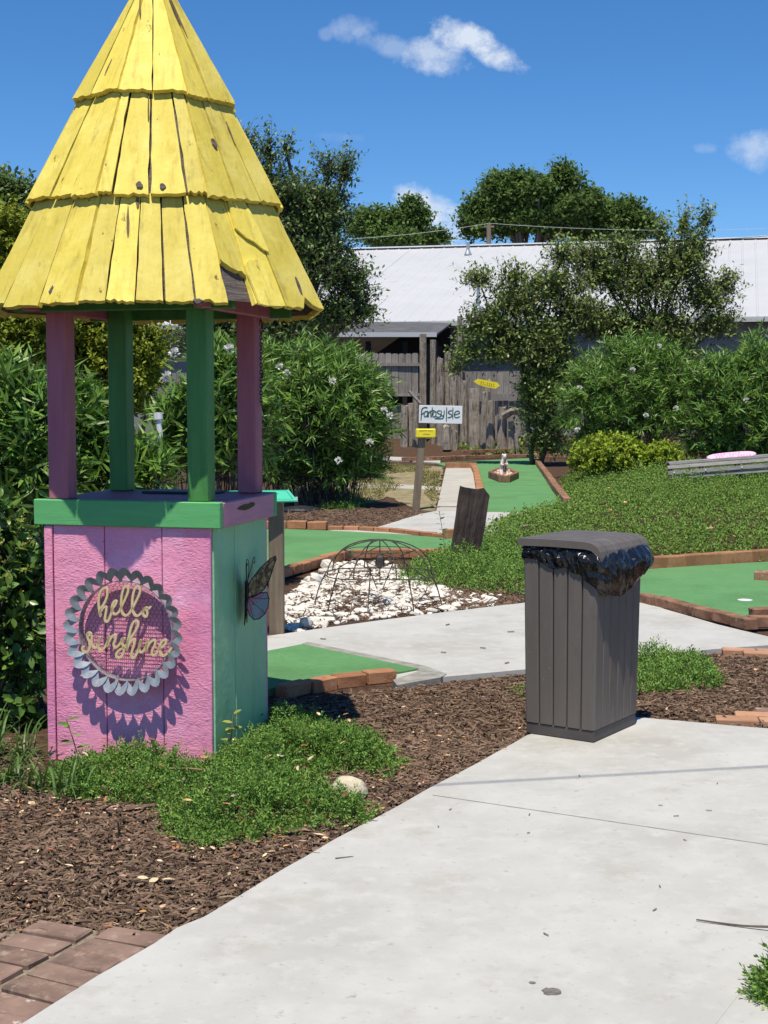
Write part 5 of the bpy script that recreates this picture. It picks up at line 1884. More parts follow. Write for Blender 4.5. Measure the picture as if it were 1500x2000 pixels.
for x in (0.06, 0.52, 1.05, 1.95):
    fr = MB()
    fr.tube(spline([(x, 0.40, 0.07), (x, 0.2, 0.078), (x, 0.06, 0.058), (x, 0.018, 0.0), (x, 0.018, -0.15)], 4), 0.013, 6)
    fr.tube(spline([(x, 0.03, -0.12), (x + 0.03, 0.05, -0.25), (x + 0.08, 0.02, -0.45), (x + 0.09, 0.0, -0.75)], 4), 0.016, 6)
    fr.tube(spline([(x, 0.36, 0.06), (x + 0.02, 0.34, -0.2), (x + 0.04, 0.40, -0.75)], 4), 0.016, 6)
    fr.build('leg', castiron, bench)
    MB().lathe([(0.014, 0), (0.012, 0.008), (0.001, 0.011)], 8, Matrix.Translation((x + 0.03, -0.024, -0.045)) @ Matrix.Rotation(math.pi / 2, 4, 'X')).build('bolt', white, bench)
MB().tube([(1.0 + 0.10 * math.cos(a), 0.2, -0.2 + 0.09 * math.sin(a)) for a in np.linspace(-3.0, 0.1, 14)], 0.010, 5).build('scroll', castiron, bench)
sb = empty('surfboard_sign', P(1428.5, 890.5, bY + 0.22))
sb.rotation_euler = (math.radians(-42), -math.radians(4.9), 0)
tag(sb, 'small pink surfboard shaped sign with faded red writing on the bench', 'sign')
kx = bY / F
wl_, hh_ = 98 * kx, 0.125
out = []
for i in range(40):
    a = 2 * math.pi * i / 40
    ca_, sa_ = math.cos(a), math.sin(a)
    x = wl_ / 2 * math.copysign(abs(ca_) ** 0.55, ca_)
    z = hh_ / 2 * math.copysign(abs(sa_) ** 0.9, sa_)
    out.append((x, z))
mb = MB()
n = len(out)
mb.add([(x * .96, -0.02, z * .9) for x, z in out] + [(x, -0.008, z) for x, z in out] + [(x, 0.012, z) for x, z in out], [tuple(range(n))] + [(i, n + i, n + (i + 1) % n, (i + 1) % n) for i in range(n)] + [(n + i, 2 * n + i, 2 * n + (i + 1) % n, n + (i + 1) % n) for i in range(n)] + [tuple(range(2 * n, 3 * n))[::-1]])
mb.build('board', boardpink, sb)
LT = {'K': [[(0, 0), (0, 1)], [(.6, 1), (0, .45), (.6, 0)]], 'E': [[(.6, 0), (0, 0), (0, 1), (.6, 1)], [(0, .5), (.45, .5)]], 'P': [[(0, 0), (0, 1), (.55, .9), (.5, .5), (0, .45)]], 'C': [[(.6, .9), (.1, .9), (0, .5), (.1, .1), (.6, .1)]],
      'A': [[(0, 0), (.3, 1), (.6, 0)], [(.12, .35), (.48, .35)]], 'L': [[(0, 1), (0, 0), (.55, 0)]], 'M': [[(0, 0), (.05, 1), (.35, .3), (.65, 1), (.7, 0)]], 'T': [[(0, 1), (.6, 1)], [(.3, 1), (.3, 0)]], 'I': [[(.2, 0), (.2, 1)]], 'R': [[(0, 0), (0, 1), (.5, .85), (.45, .5), (0, .5), (.55, 0)]]}


def letters(mb, txt, x, z, h, w, adv, y0, y1, mtx):
    for c in txt:
        for s_ in LT.get(c, []):
            ribbon(mb, [(x + a * h * 0.95, z + b * h) for a, b in s_], w, y0, y1, 1, mtx)
        x += adv


mb = MB()
letters(mb, 'KEEP CALM', -0.245, 0.008, 0.032, 0.0065, 0.044, 0.0205, 0.022, ROT)
letters(mb, 'EAT ICE CREAM', -0.235, -0.040, 0.032, 0.0065, 0.041, 0.0205, 0.022, ROT)
mb.build('faded_lettering', inkpink, sb)

# ------------------------------------------------------------------ trees
make_tree('dark_oak_tree', 'dark small-leaved tree with ragged top behind the kiosk roof', 'tree', (-1.6, 27, 0),
          [blob(*q, 27) for q in ((500, 360, 40, 60), (560, 410, 75, 80), (640, 410, 45, 55), (672, 340, 22, 45), (640, 330, 18, 30), (600, 520, 100, 90), (685, 560, 45, 55), (560, 640, 95, 60), (650, 625, 60, 50),
                                   (480, 450, 60, 90), (480, 300, 18, 45), (525, 300, 14, 40), (560, 300, 12, 30), (430, 560, 70, 90), (520, 700, 80, 50), (705, 610, 34, 34), (610, 440, 60, 60), (420, 660, 90, 60))],
          5200, 0.55, 9, 0.095, 0.046, leaf_dark, 0.16, power=0.5, up=0.45)
make_tree('olive_leaf_tree', 'airy olive green tree with fine twigs in front of the white roof', 'tree', (3.6, 34, 0.1),
          [blob(*q, 34) for q in ((950, 640, 55, 45), (1010, 600, 55, 60), (1080, 570, 60, 55), (1050, 680, 80, 70), (1052, 790, 34, 80), (935, 548, 34, 26), (1000, 545, 26, 26), (1100, 500, 30, 30), (1120, 620, 60, 50), (1068, 840, 42, 50), (1052, 770, 40, 60), (1090, 750, 60, 80), (1062, 872, 40, 22), (915, 690, 30, 36), (890, 715, 18, 26), (975, 690, 36, 40))],
          3500, 0.62, 8, 0.11, 0.055, leaf_mid, 0.09, power=0.6, up=0.35, stems=2, rand=0.85, limbs=10)
make_tree('olive_leaf_tree', 'taller olive green tree with feathery spires above the right oleander', 'tree', (6.5, 34.6, 0.1),
          [blob(*q, 34.6) for q in ((1180, 545, 60, 50), (1260, 560, 70, 70), (1330, 530, 50, 75), (1375, 585, 50, 50), (1270, 645, 90, 50), (1335, 445, 10, 48), (1378, 435, 8, 45), (1292, 465, 16, 40), (1150, 505, 40, 35), (1215, 490, 40, 30), (1360, 490, 26, 40), (1420, 560, 26, 30), (1180, 640, 60, 50), (1400, 640, 50, 40), (1310, 700, 70, 40))],
          3300, 0.60, 8, 0.11, 0.055, leaf_mid, 0.09, power=0.55, up=0.5, stems=3, rand=0.8)
make_tree('live_oak_tree', 'large round-topped oak far behind the white roof', 'tree', (8.5, 82, 0),
          lumpy([blob(*q, 82) for q in ((1050, 385, 55, 42), (1098, 352, 34, 28), (972, 405, 55, 45), (935, 445, 38, 42), (1130, 405, 60, 36), (1000, 360, 40, 24), (1040, 440, 100, 45), (1100, 440, 60, 40), (1015, 400, 40, 40), (960, 370, 24, 26), (925, 420, 24, 20))]),
          6500, 1.1, 8, 0.27, 0.16, leaf_far, 0.4, limbs=14, power=0.4, up=0.3, rand=0.9)
make_tree('live_oak_tree', 'lower oak far behind the white roof, right of the large one', 'tree', (13.7, 84, 0),
          lumpy([blob(*q, 84) for q in ((1200, 435, 55, 30), (1250, 452, 45, 22), (1225, 415, 30, 18), (1170, 430, 40, 30), (1180, 465, 60, 25), (1150, 455, 45, 30), (1215, 405, 18, 10))]),
          3400, 1.1, 8, 0.27, 0.16, leaf_far, 0.35, limbs=10, power=0.4, up=0.3, rand=0.9)
make_tree('live_oak_tree', 'far oak between the dark tree and the pole over the white roof', 'tree', (1.8, 78, 0),
          lumpy([blob(*q, 78) for q in ((800, 430, 42, 24), (806, 407, 18, 14), (760, 452, 55, 28), (715, 448, 40, 32), (848, 466, 22, 12), (740, 425, 16, 10), (770, 470, 80, 20))]),
          3000, 1.0, 8, 0.26, 0.15, leaf_far, 0.3, limbs=10, power=0.4, up=0.3, rand=0.9)
make_tree('live_oak_tree', 'dark oak far behind the golden cypress at the left edge', 'tree', (-11.3, 42, 0),
          [blob(*q, 42) for q in ((10, 375, 30, 28), (48, 395, 22, 28), (20, 430, 60, 40), (-40, 410, 50, 50), (60, 440, 26, 26), (38, 372, 10, 14))],
          1600, 0.8, 8, 0.19, 0.10, leaf_dark, 0.25, power=0.45, up=0.3, rand=0.9)
for lab, base, bl, nt in (('bushy golden green cypress at the left edge behind the kiosk roof', (-3.9, 14.8, 0), [blob(*q, 14.8) for q in ((10, 470, 45, 60), (45, 560, 60, 70), (-30, 570, 60, 90), (20, 680, 90, 60), (55, 470, 14, 30), (-10, 780, 90, 70), (80, 640, 60, 60))], 2600),
                          ('golden green cypress seen between the kiosk posts', (-2.6, 15.4, 0), [blob(*q, 15.4) for q in ((220, 640, 70, 60), (190, 700, 80, 70), (265, 720, 52, 80), (170, 620, 50, 60), (230, 780, 70, 50), (300, 680, 22, 40))], 2600)):
    make_tree('golden_cypress', lab, 'tree', base, bl, nt, 0.30, 12, 0.055, 0.032, leaf_gold, 0.07, power=0.3, up=0.9, rand=0.45, twig_r=0)

# ------------------------------------------------------------------ oleanders and shrubs
def fl(px, py, Y):
    return tuple(P(px, py, Y))


make_oleander('large oleander with white flowers between the kiosk and the grass patch', (-0.95, 20.6, GZ), [blob(*q, 20.6) for q in ((640, 800, 110, 110), (640, 925, 100, 26), (560, 925, 70, 26), (705, 915, 50, 30), (560, 800, 70, 100), (700, 780, 50, 70), (620, 720, 70, 45), (690, 860, 60, 60), (600, 880, 70, 60), (735, 835, 25, 40), (500, 760, 60, 90))],
              2100, 0.175, 0.023, 'oleander bushes', [fl(649, 745, 19.4), fl(546, 716, 19.6), fl(762, 812, 19.8), fl(722, 865, 19.5), fl(661, 900, 19.5), fl(560, 728, 19.5), fl(750, 802, 19.7)])
make_oleander('white flowered oleander behind the lime green shrub', (4.3, 28, 0.05), [blob(*q, 28) for q in ((1200, 770, 95, 90), (1270, 740, 90, 70), (1150, 800, 60, 80), (1250, 830, 100, 70), (1310, 790, 70, 90), (1230, 700, 60, 36), (1180, 870, 70, 40))],
              1700, 0.185, 0.024, 'oleander bushes', [fl(1132, 758, 26.8), fl(1235, 722, 26.8), fl(1287, 677, 27.2), fl(1320, 798, 26.8), fl(1372, 760, 27), fl(1128, 840, 26.8), fl(1261, 812, 26.7)])
make_oleander('oleander at the right edge behind the slatted bench', (7.0, 27, 0.05), [blob(*q, 27) for q in ((1420, 790, 80, 90), (1440, 890, 80, 30), (1510, 890, 60, 40), (1370, 890, 50, 26), (1490, 740, 60, 90), (1470, 830, 90, 70), (1380, 840, 50, 60), (1540, 800, 60, 120), (1400, 740, 50, 40))],
              1800, 0.185, 0.025, 'oleander bushes', [fl(1458, 782, 26)])
make_oleander('oleander with long leaves left of the kiosk posts', (-2.75, 9.2, GZ), [blob(*q, 9.2) for q in ((30, 830, 70, 80), (-60, 860, 90, 110), (40, 910, 90, 70), (85, 820, 36, 50), (0, 760, 40, 30), (70, 960, 70, 60), (60, 1010, 60, 40))],
              520, 0.15, 0.024, 'oleander bushes', per=14)
make_oleander('oleander with long leaves seen through the left kiosk posts', (-1.95, 9.6, GZ), [blob(*q, 9.6) for q in ((185, 890, 45, 60), (150, 850, 50, 70), (210, 930, 60, 45), (280, 930, 50, 30), (110, 820, 40, 60))],
              480, 0.15, 0.024, 'oleander bushes', per=14)
make_oleander('oleander seen through the right kiosk posts', (-1.45, 11.6, GZ), [blob(*q, 11.6) for q in ((375, 850, 40, 70), (345, 830, 26, 60), (430, 800, 40, 90), (470, 860, 50, 80), (400, 890, 70, 50), (490, 790, 26, 60), (440, 730, 30, 40))],
              620, 0.15, 0.024, 'oleander bushes', [fl(448, 682, 11.2), fl(325, 736, 11.2), fl(340, 690, 11.2)], per=14)
# broad leaved shrub at the lower left
make_oleander('broad-leaved shrub with pale yellow shoots left of the kiosk', (-2.0, 6.75, GZ), [blob(*q, 6.6) for q in ((20, 1150, 58, 120), (-70, 1200, 90, 200), (30, 1330, 50, 90), (45, 1230, 40, 80), (10, 1060, 50, 50), (40, 1420, 45, 45), (-40, 1420, 80, 60), (62, 1110, 22, 50), (-60, 1010, 80, 60))],
              900, 0.062, 0.030, 'shrubs', per=9, lmat=leaf_broad, name='broad_leaved_shrub', up=0.7, slen=0.26, tpl=LEAF6, spread=0.9)
bsh = bpy.data.objects['broad_leaved_shrub']
p, d, L, idx = crown_twigs([(c - np.array(bsh.location), r) for c, r in [blob(*q, 6.55) for q in ((20, 1120, 60, 130), (30, 1200, 55, 60), (0, 1080, 50, 60), (50, 1390, 20, 20))]], 70, 0.06, 0.8, 0.2, 0.4)
pp, ld, nr = twig_leaves(p, d, L, 16, 0.8)
put('pale_shoots', leaves('pale_shoots', pp, ld, nr, 0.016, 0.009, LEAF2), leaf_pale, bsh)
o_lime = make_oleander('rounded lime green shrub in front of the right oleander', (4.05, 25.2, 0.12), [blob(*q, 25.2) for q in ((1185, 890, 72, 44), (1235, 900, 60, 36), (1160, 905, 50, 30), (1215, 872, 36, 26))],
                       1500, 0.062, 0.032, 'lime green shrubs', per=9, lmat=leaf_lime, name='lime_green_shrub', up=0.6, slen=0.2, tpl=LEAF2, spread=0.9)
make_oleander('smaller lime green shrub right of the rounded one', (5.0, 25.0, 0.12), [blob(*q, 25.0) for q in ((1290, 893, 40, 30), (1310, 905, 26, 20), (1270, 905, 30, 24))],
              700, 0.062, 0.032, 'lime green shrubs', per=9, lmat=leaf_lime, name='lime_green_shrub', up=0.6, slen=0.2, tpl=LEAF2, spread=0.9)


# ------------------------------------------------------------------ juniper ground cover
def shoot_tpl(nl, wid):
    """one feathery juniper shoot of unit length along +y"""
    vs, fs = [], []
    for i in range(nl):
        t = 0.1 + 0.85 * i / (nl - 1)
        an = i * 2.4
        l_ = 0.42 * (1 - 0.55 * t)
        bx, bz = math.cos(an) * 0.02, math.sin(an) * 0.02
        tx, tz = math.cos(an) * l_ * wid, math.sin(an) * l_ * wid
        ty = t + l_ * 0.75
        k_ = len(vs)
        px_, pz_ = -math.sin(an) * 0.055, math.cos(an) * 0.055
        vs += [(bx, t, bz), (tx * .6 + px_, t + l_ * .4, tz * .6 + pz_), (tx, ty, tz), (tx * .6 - px_, t + l_ * .4, tz * .6 - pz_)]
        fs += [(k_, k_ + 1, k_ + 2), (k_, k_ + 2, k_ + 3)]
    return np.array(vs), np.array(fs)


def juniper(poly, n, length, hfun, thick, m, tpl, edge=0.25, base=None, jit=1.0, mid_scale=5.0):
    """shoots filling a low cushion over the outline; returns a mesh"""
    q = sample_poly(poly, n)
    e = edge_dist(q, poly)
    h = np.clip(e / edge, 0, 1) ** 0.6 * thick
    clump = np.array([mnoise.noise(Vector((a * mid_scale, b * mid_scale, 2.0))) + 0.5 * mnoise.noise(Vector((a * mid_scale * 2.7, b * mid_scale * 2.7, 8.0))) for a, b in q])
    h = h * np.clip(0.72 + 0.95 * clump, 0.1, 1.6)
    f = rng.random(n) ** 0.45
    z = hfun(q[:, 0], q[:, 1]) + GZ + np.maximum(h * f, 0.0) - length * 0.25
    d = rng.normal(size=(n, 3)) * np.array((0.85, 0.85, 0.35)) * jit + np.array((0, 0, 0.75))
    pos = np.c_[q, z]
    return pos, unit(d)


def juniper_obj(name, poly, n, length, thick, m, label, cat=None, nl=10, edge=0.25, hfun=None, kind=None, extra=None, wid=0.9, mid_scale=5.0):
    hf = hfun or (lambda x, y: np.zeros_like(x))
    pos, d = juniper(poly, n, length, hf, thick, m, None, edge, mid_scale=mid_scale)
    if extra is not None:
        pos = np.r_[pos, extra[0]]
        d = np.r_[d, extra[1]]
    k_ = len(pos)
    s_ = length * rng.uniform(0.55, 1.3, k_)
    me = leaves(name, pos, d, rng.normal(size=(k_, 3)), s_, s_, shoot_tpl(nl, wid))
    o = put(name, me, m)
    o['label'] = label
    if kind:
        o['kind'] = kind
    if cat:
        o['category'] = cat
    return o


jun_a = [(-0.02, 0)]
near = gpoly([(70, 1520), (160, 1482), (260, 1478), (360, 1495), (430, 1490), (500, 1440), (528, 1405), (560, 1400), (640, 1420), (720, 1440), (770, 1465), (795, 1495), (765, 1518), (722, 1508), (655, 1506), (636, 1535), (645, 1568), (735, 1590), (690, 1612), (600, 1615), (520, 1630), (440, 1648), (380, 1660), (330, 1630), (320, 1590), (300, 1570), (220, 1560), (130, 1555)])
near = [(p.x, p.y) for p in near]
near = sub_poly(near, 0.06, 0.03, 4)
juniper_obj('juniper_cushion', near, 8200, 0.056, 0.17, leaf_juniper, 'low juniper spreading round the foot of the kiosk by the walk', 'ground cover plant', 12, 0.22, wid=0.75)
wallj = gpoly([(522, 1395), (545, 1390), (600, 1420), (560, 1445), (500, 1440)])
pos, d = juniper([(p.x, p.y) for p in wallj], 500, 0.05, lambda x, y: np.zeros_like(x), 0.20, None, None, 0.12)
o = put('juniper_cushion', leaves('juniper_cushion', pos, d, rng.normal(size=(500, 3)), 0.055, 0.055, shoot_tpl(11, 0.9)), leaf_juniper)
tag(o, 'darker juniper tuft climbing the green side of the kiosk', 'ground cover plant')
midj = [(p.x, p.y) for p in gpoly([(790, 1110), (840, 1085), (890, 1070), (980, 1062), (1030, 1060), (1250, 1090), (1250, 1120), (1160, 1150), (1040, 1162), (960, 1155), (880, 1146), (820, 1142), (775, 1130)])]
midj = sub_poly(midj, 0.15, 0.07, 8)
juniper_obj('juniper_cushion', midj, 6500, 0.085, 0.17, leaf_juniper, 'juniper spreading between the shell bed and the leaning timber', 'ground cover plant', 8, 0.3)
bank = [(0.95, 14.2), (2.2, 13.35), (3.4, 13.25), (4.4, 13.35), (6.5, 13.8), (9.5, 16), (10, 28), (5.5, 27.5), (3.6, 28.5), (3.0, 24), (2.55, 20.5), (1.75, 18.6), (1.35, 17.5), (1.0, 15.6)]
bank = sub_poly(bank, 0.3, 0.12, 12)
juniper_obj('juniper_bank', bank, 40000, 0.125, 0.19, leaf_juniper_far, 'wide juniper bank rising behind the right turf', None, 7, 0.4, mound, 'stuff', wid=0.8, mid_scale=2.2)
binj = sub_poly([(p.x, p.y) for p in gpoly([(1215, 1345), (1225, 1290), (1290, 1275), (1370, 1280), (1400, 1310), (1415, 1335), (1330, 1345), (1270, 1352)])], 0.06, 0.03, 15)
juniper_obj('juniper_cushion', binj, 1500, 0.062, 0.12, leaf_juniper, 'small juniper growing behind the litter bin', 'ground cover plant', 11, 0.15)
tinyj = sub_poly([(p.x, p.y) for p in gpoly([(995, 1350), (1000, 1338), (1035, 1334), (1050, 1348), (1030, 1356)])], 0.04, 0.02, 15)
juniper_obj('weed_tuft', tinyj, 90, 0.05, 0.03, leaf_juniper_far, 'small weed tuft in the mulch left of the litter bin', 'weed', 9, 0.1)
olj = sub_poly([(p.x, p.y) for p in gpoly([(545, 985), (555, 972), (620, 962), (690, 968), (715, 985), (690, 994), (632, 992), (622, 984)])], 0.2, 0.08, 18)
juniper_obj('juniper_cushion', olj, 2600, 0.10, 0.18, leaf_juniper, 'juniper at the foot of the large oleander behind the black stand', 'ground cover plant', 7, 0.4)
# bush poking in at the bottom right corner
cq = [blob(*q, 3.5) for q in ((1562, 1985, 70, 50), (1590, 1925, 62, 55), (1620, 2030, 130, 75))]
n_ = 1100
ci = rng.choice(3, n_)
o_ = unit(rng.normal(size=(n_, 3)))
pos = np.array([cq[i][0] for i in ci]) + o_ * np.array([cq[i][1] for i in ci]) * (rng.random((n_, 1)) ** 0.3)
pos[:, 2] = np.maximum(pos[:, 2], -0.01)
o = put('juniper_bush', leaves('juniper_bush', pos, unit(o_ + np.array((-.4, 0, .25)) + rng.normal(size=(n_, 3)) * 0.4), rng.normal(size=(n_, 3)), 0.075 * rng.uniform(.7, 1.3, n_), 0.06, shoot_tpl(14, 0.75)), leaf_juniper)
tag(o, 'juniper bush reaching over the walk at the bottom right corner', 'bush')

# sparse cover on the far mulch bank and grass blades on the dry patch
gp = [(p.x, p.y) for p in gpoly([(560, 907), (740, 906), (862, 912), (850, 990), (760, 968), (700, 985), (560, 985)])]
q = sample_poly(gp, 14000)
dens = np.array([mnoise.noise(Vector((a * 1.2, b * 0.5, 5))) for a, b in q])
q = q[dens > -0.2]
n_ = len(q)
o = put('dry_grass', leaves('dry_grass', np.c_[q, np.full(n_, -0.015)], rng.normal(size=(n_, 3)) * np.array((.8, .8, .2)) + np.array((0, 0, .6)), rng.normal(size=(n_, 3)), rng.uniform(.05, .12, n_), 0.016, LEAF2),
        M('dry_grass_blade', (0.13, 0.16, 0.035), (0.34, 0.28, 0.13), 0.8, 1.2, island=0.35, transl=0.2))
o['kind'] = 'stuff'
o['label'] = 'thin dry grass on the sandy patch'
q = rng.uniform((2.2, 39.6), (6.0, 41.5), (900, 2))
q = q[np.array([mnoise.noise(Vector((a * 1.5, b * 1.5, 1))) for a, b in q]) > 0.0]
n_ = len(q)
o = put('ivy_cover', leaves('ivy_cover', np.c_[q, mound(q[:, 0], q[:, 1]) + 0.05], rng.normal(size=(n_, 3)) + np.array((0, 0, .4)), rng.normal(size=(n_, 3)), 0.16, 0.12, LEAF2), leaf_mid)
o['kind'] = 'stuff'
o['label'] = 'sparse low plants on the far mulch bank'


# strap grass at the lower left
def grass_clump(c, n, L, label):
    mb_v, mb_t = [], []
    for i in range(n):
        a = random.uniform(0, 2 * math.pi)
        l_ = L * random.uniform(0.6, 1.2)
        lean = random.uniform(0.35, 1.0)
        w = 0.0045 * random.uniform(0.7, 1.3)
        px_, py_ = random.gauss(0, 0.03), random.gauss(0, 0.03)
        sidev = Vector((-math.sin(a), math.cos(a), 0))
        k_ = len(mb_v)
        m_ = 7
        for j in range(m_):
            t = j / (m_ - 1)
            r = l_ * lean * t ** 1.5 * 0.8
            z = l_ * (t * (1.1 - 0.55 * lean) - 0.55 * lean * t ** 3)
            c_ = Vector((px_ + math.cos(a) * r, py_ + math.sin(a) * r, max(z, 0.0)))
            ww = w * (1 - t ** 3)
            mb_v += [tuple(c_ - sidev * ww), tuple(c_ + sidev * ww)]
        for j in range(m_ - 1):
            a0 = k_ + 2 * j
            mb_t += [(a0, a0 + 1, a0 + 3), (a0, a0 + 3, a0 + 2)]
    o = put('strap_grass', tri_mesh('strap_grass', np.array(mb_v), np.array(mb_t)), grassm, None, c)
    tag(o, label, 'grass clump', 'clumps of strap grass at the foot of the kiosk')


for px, py, n, L, lab in ((-10, 1470, 40, 0.34, 'strap grass clump under the broad-leaved shrub at the picture edge'), (45, 1478, 40, 0.32, 'strap grass clump under the broad-leaved shrub beside the pink wall'), (20, 1520, 38, 0.30, 'strap grass clump at the left picture edge'), (75, 1535, 34, 0.30, 'strap grass clump in front of the broad-leaved shrub'), (130, 1548, 26, 0.27, 'strap grass clump by the left corner of the pink wall'), (175, 1530, 16, 0.22, 'small strap grass clump under the pink wall'), (-30, 1500, 34, 0.3, 'strap grass clump mostly outside the left picture edge')):
    grass_clump(G(px, py) + Vector((0, 0, GZ)), n, L, lab)


# seedlings against the kiosk walls
def seedling(base, h, n, ll_, label, m=leaf_broad, lean=(0, 0)):
    t = empty('seedling', base)
    tag(t, label, 'seedling')
    pts = spline([(0, 0, 0), (lean[0] * .4, lean[1] * .4, h * .5), (lean[0], lean[1], h)], 5)
    MB().tube(pts, [0.0025] * len(pts), 4).build('stem', stickm, t)
    pos, dirs, nr = [], [], []
    for i in range(n):
        f = 0.25 + 0.75 * i / (n - 1)
        q = pts[min(int(f * (len(pts) - 1)), len(pts) - 1)]
        a = i * 2.4
        pos.append(q)
        dirs.append((math.cos(a), math.sin(a) * 0.6 - 0.3, 0.15))
        nr.append((random.uniform(-.3, .3), random.uniform(-.6, 0), 1))
    put('leaf', leaves('leaf', np.array(pos), np.array(dirs), np.array(nr), ll_, ll_ * 0.5, LEAF6), m, t)


seedling(G(163, 1500) + Vector((0, -0.03, GZ)), 0.24, 9, 0.06, 'leafy vine seedling climbing the left of the pink wall', leaf_broad, (-0.06, 0.0))
seedling(G(440, 1478) + Vector((0.02, -0.03, GZ)), 0.22, 12, 0.045, 'pale green seedling at the near corner of the kiosk', leaf_pale, (0.02, 0.0))
seedling(G(880, 1090) + Vector((-0.05, 0, 0)), 0.45, 16, 0.06, 'leafy sprig left of the leaning timber', leaf_broad, (-0.06, 0))

# ------------------------------------------------------------------ mulch chips, leaves, twigs
covered = [[(p.x, p.y) for p in gpoly(walk_px)]]
areas = [
    (gpoly([(-60, 1440), (60, 1440), (95, 1540), (340, 1560), (830, 1420), (1030, 1434), (930, 1490), (835, 1538), (650, 1640), (470, 1746), (345, 1815), (200, 1812), (60, 1815), (-60, 1830)]), 30000, 0.021, 1),
    (gpoly([(530, 1362), (776, 1341), (866, 1330), (1030, 1312), (1245, 1290), (1400, 1275), (1600, 1275), (1600, 1425), (1420, 1412), (1246, 1398), (1170, 1393), (1030, 1434), (830, 1500), (560, 1430)]), 22000, 0.023, 1),
    (gpoly(bed_px), 5200, 0.032, 1),
    (gpoly([(850, 1150), (1025, 1140), (1030, 1176), (900, 1190)]), 2600, 0.032, 1),
    (gpoly([(555, 1030), (560, 1000), (700, 990), (812, 996), (830, 1003), (740, 1030), (640, 1033)]), 5000, 0.045, 1.4),
]
cp, cl = [], []
for poly, n, l_, _ in areas:
    q = sample_poly([(p.x, p.y) for p in poly], n)
    cp.append(q)
    cl.append(np.full(n, l_))
q = np.concatenate(cp)
l_ = np.concatenate(cl)
# a few strays on the edge of the walk
n_ = len(q)
d = rng.normal(size=(n_, 3)) * np.array((1, 1, 0.16))
d[:, 2] = np.clip(d[:, 2], -0.3, 0.3)
BOXT = (np.array([(-.5, 0, 0), (.5, 0, 0), (.35, 1, 0), (-.45, 1, 0), (-.4, 0.05, .55), (.4, 0, .55), (.3, .95, .5), (-.4, 1, .5)]), np.array([(4, 5, 6), (4, 6, 7), (0, 1, 5), (0, 5, 4), (1, 2, 6), (1, 6, 5), (2, 3, 7), (2, 7, 6), (3, 0, 4), (3, 4, 7)]))
ln = l_ * rng.lognormal(0, 0.5, n_)
o = put('mulch_chips', leaves('mulch_chips', np.c_[q, GZ + rng.uniform(0.0, 0.024, n_)], d, rng.normal(size=(n_, 3)) * 0.28 + np.array((0, 0, 1)), ln, np.minimum(ln * rng.uniform(0.13, 0.38, n_), 0.0085), BOXT), chipmat)
o['kind'] = 'stuff'
o['label'] = 'dark brown shredded bark mulch'
q = np.concatenate([sample_poly([(p.x, p.y) for p in areas[0][0]], 380), sample_poly([(p.x, p.y) for p in areas[1][0]], 240), sample_poly([(p.x, p.y) for p in gpoly([(300, 1580), (740, 1590), (560, 1680), (330, 1660)])], 140),
                    sample_poly([(p.x, p.y) for p in gpoly([(0, 1545), (240, 1550), (300, 1600), (0, 1590)])], 110)])
n_ = len(q)
ln = rng.uniform(0.010, 0.030, n_) * np.where(rng.random(n_) < 0.12, 1.6, 1.0)
o = put('fallen_leaves', leaves('fallen_leaves', np.c_[q, GZ + 0.024 + rng.uniform(0, .01, n_)], rng.normal(size=(n_, 3)) * np.array((1, 1, .15)), rng.normal(size=(n_, 3)) * 0.3 + np.array((0, 0, 1)), ln, ln * rng.uniform(.25, .5, n_), LEAF6), palechip)
o['kind'] = 'stuff'
o['label'] = 'pale and rusty fallen leaves scattered on the mulch'
q = np.concatenate([sample_poly([(p.x, p.y) for p in areas[0][0]], 900), sample_poly([(p.x, p.y) for p in areas[1][0]], 800)])
n_ = len(q)
ln = rng.uniform(0.012, 0.045, n_)
o = put('dry_shreds', leaves('dry_shreds', np.c_[q, GZ + 0.018 + rng.uniform(0, .012, n_)], np.c_[rng.normal(size=(n_, 2)), np.zeros(n_)], rng.normal(size=(n_, 3)) * 0.25 + np.array((0, 0, 1)), ln, rng.uniform(.002, .0045, n_), BOXT),
        M('dry_wood_shred', (0.34, 0.24, 0.155), (0.24, 0.165, 0.115), 0.9, 20, island=0.4))
o['kind'] = 'stuff'
o['label'] = 'dry tan wood shreds among the mulch'
q = np.concatenate([sample_poly(near, 40), sample_poly(bank, 60)])
n_ = len(q)
ln = np.where(q[:, 1] > 10, 0.09, 0.035)
zz = mound(q[:, 0], q[:, 1]) + np.where(q[:, 1] > 10, 0.16, 0.09)
o = put('leaves_on_juniper', leaves('leaves_on_juniper', np.c_[q, zz], rng.normal(size=(n_, 3)) * np.array((1, 1, .3)), rng.normal(size=(n_, 3)) * 0.4 + np.array((0, -0.3, 1)), ln, ln * 0.42, LEAF6), palechip)
o['kind'] = 'stuff'
o['label'] = 'pale fallen leaves caught on the juniper'
q = sample_poly([(p.x, p.y) for p in areas[0][0]], 240)
n_ = 240
dd = unit(rng.normal(size=(n_, 3)) * np.array((1, 1, .1)))
p0 = np.c_[q, np.full(n_, GZ + 0.028)]
o = put('thin_twigs', segs('thin_twigs', p0, p0 + dd * rng.uniform(.03, .13, (n_, 1)), 0.0013, 0.0008), stickm)
o['kind'] = 'stuff'
o['label'] = 'thin dry twigs lying on the mulch'


def stick(px, r, label, z, m=stickm):
    pts = [G(x, y) + Vector((0, 0, zz)) for (x, y), zz in zip(px, z)]
    sp_ = spline(pts, 4)
    o = MB().tube([p - pts[0] for p in sp_], [0.8 * r * (1 - 0.5 * i / len(sp_)) for i in range(len(sp_))], 6).build('twig', m, loc=pts[0])
    tag(o, label, 'twig')


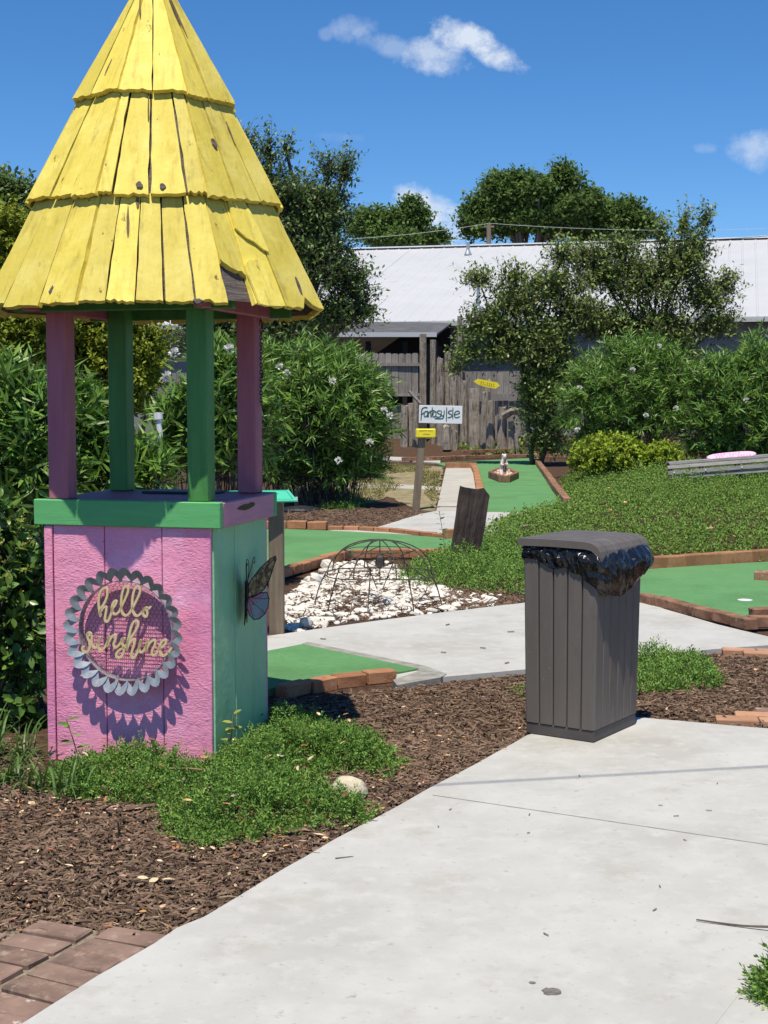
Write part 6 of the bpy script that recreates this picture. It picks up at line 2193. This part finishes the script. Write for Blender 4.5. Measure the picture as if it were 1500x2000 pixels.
stick([(333, 1546), (380, 1552), (420, 1560), (448, 1572)], 0.006, 'curved pale stick lying on the juniper in front of the kiosk', (0.09, 0.10, 0.10, 0.09))
stick([(1540, 1824), (1450, 1812), (1360, 1800)], 0.005, 'dark twig lying on the front walk from the right edge', (0.02, 0.006, 0.006), bark)
stick([(655, 1678), (672, 1676), (690, 1674)], 0.0025, 'short thin twig on the front walk below the rock', (0.003, .003, .003), bark)
stick([(240, 1582), (290, 1574), (318, 1572)], 0.012, 'dark bark stick in the mulch before the juniper', (0.0, 0.0, 0.0), chipmat)
for px, py, rx, ry, lab in ((1077, 1937, 0.026, 0.024, 'dark spot of old gum on the front walk near the bottom'), (1040, 1920, 0.009, 0.008, 'smaller dark speck beside the gum spot on the walk')):
    c = G(px, py)
    n = 18
    poly = [(c.x + rx * math.cos(2 * math.pi * i / n) * random.uniform(.75, 1.15), c.y + ry * math.sin(2 * math.pi * i / n) * random.uniform(.75, 1.15)) for i in range(n)]
    o = MB().prism(poly, -0.002, 0.0018).build('gum_spot', stainm)
    tag(o, lab, 'spot')
q = sample_poly([(p.x, p.y) for p in gpoly([(500, 1760), (1380, 1980), (1500, 1500), (1100, 1450), (850, 1580)])], 13)
n_ = len(q)
o = put('debris_specks', leaves('debris_specks', np.c_[q, np.full(n_, 0.003)], rng.normal(size=(n_, 3)) * np.array((1, 1, 0.02)), np.tile((0.05, 0, 1.0), (n_, 1)), rng.uniform(.008, .022, n_), 0.004, BOXT), stainm)
o['kind'] = 'stuff'
o['label'] = 'tiny dark specks of debris on the walk'
q = sample_poly([(p.x, p.y) for p in gpoly([(560, 1240), (1020, 1180), (1020, 1300), (860, 1316)])], 6)
n_ = len(q)
o = put('debris_specks', leaves('debris_specks', np.c_[q, np.full(n_, 0.003)], rng.normal(size=(n_, 3)) * np.array((1, 1, 0.02)), np.tile((0.05, 0, 1.0), (n_, 1)), rng.uniform(.02, .05, n_), 0.010, BOXT), stainm)
o['kind'] = 'stuff'
o['label'] = 'bits of bark blown onto the middle path'
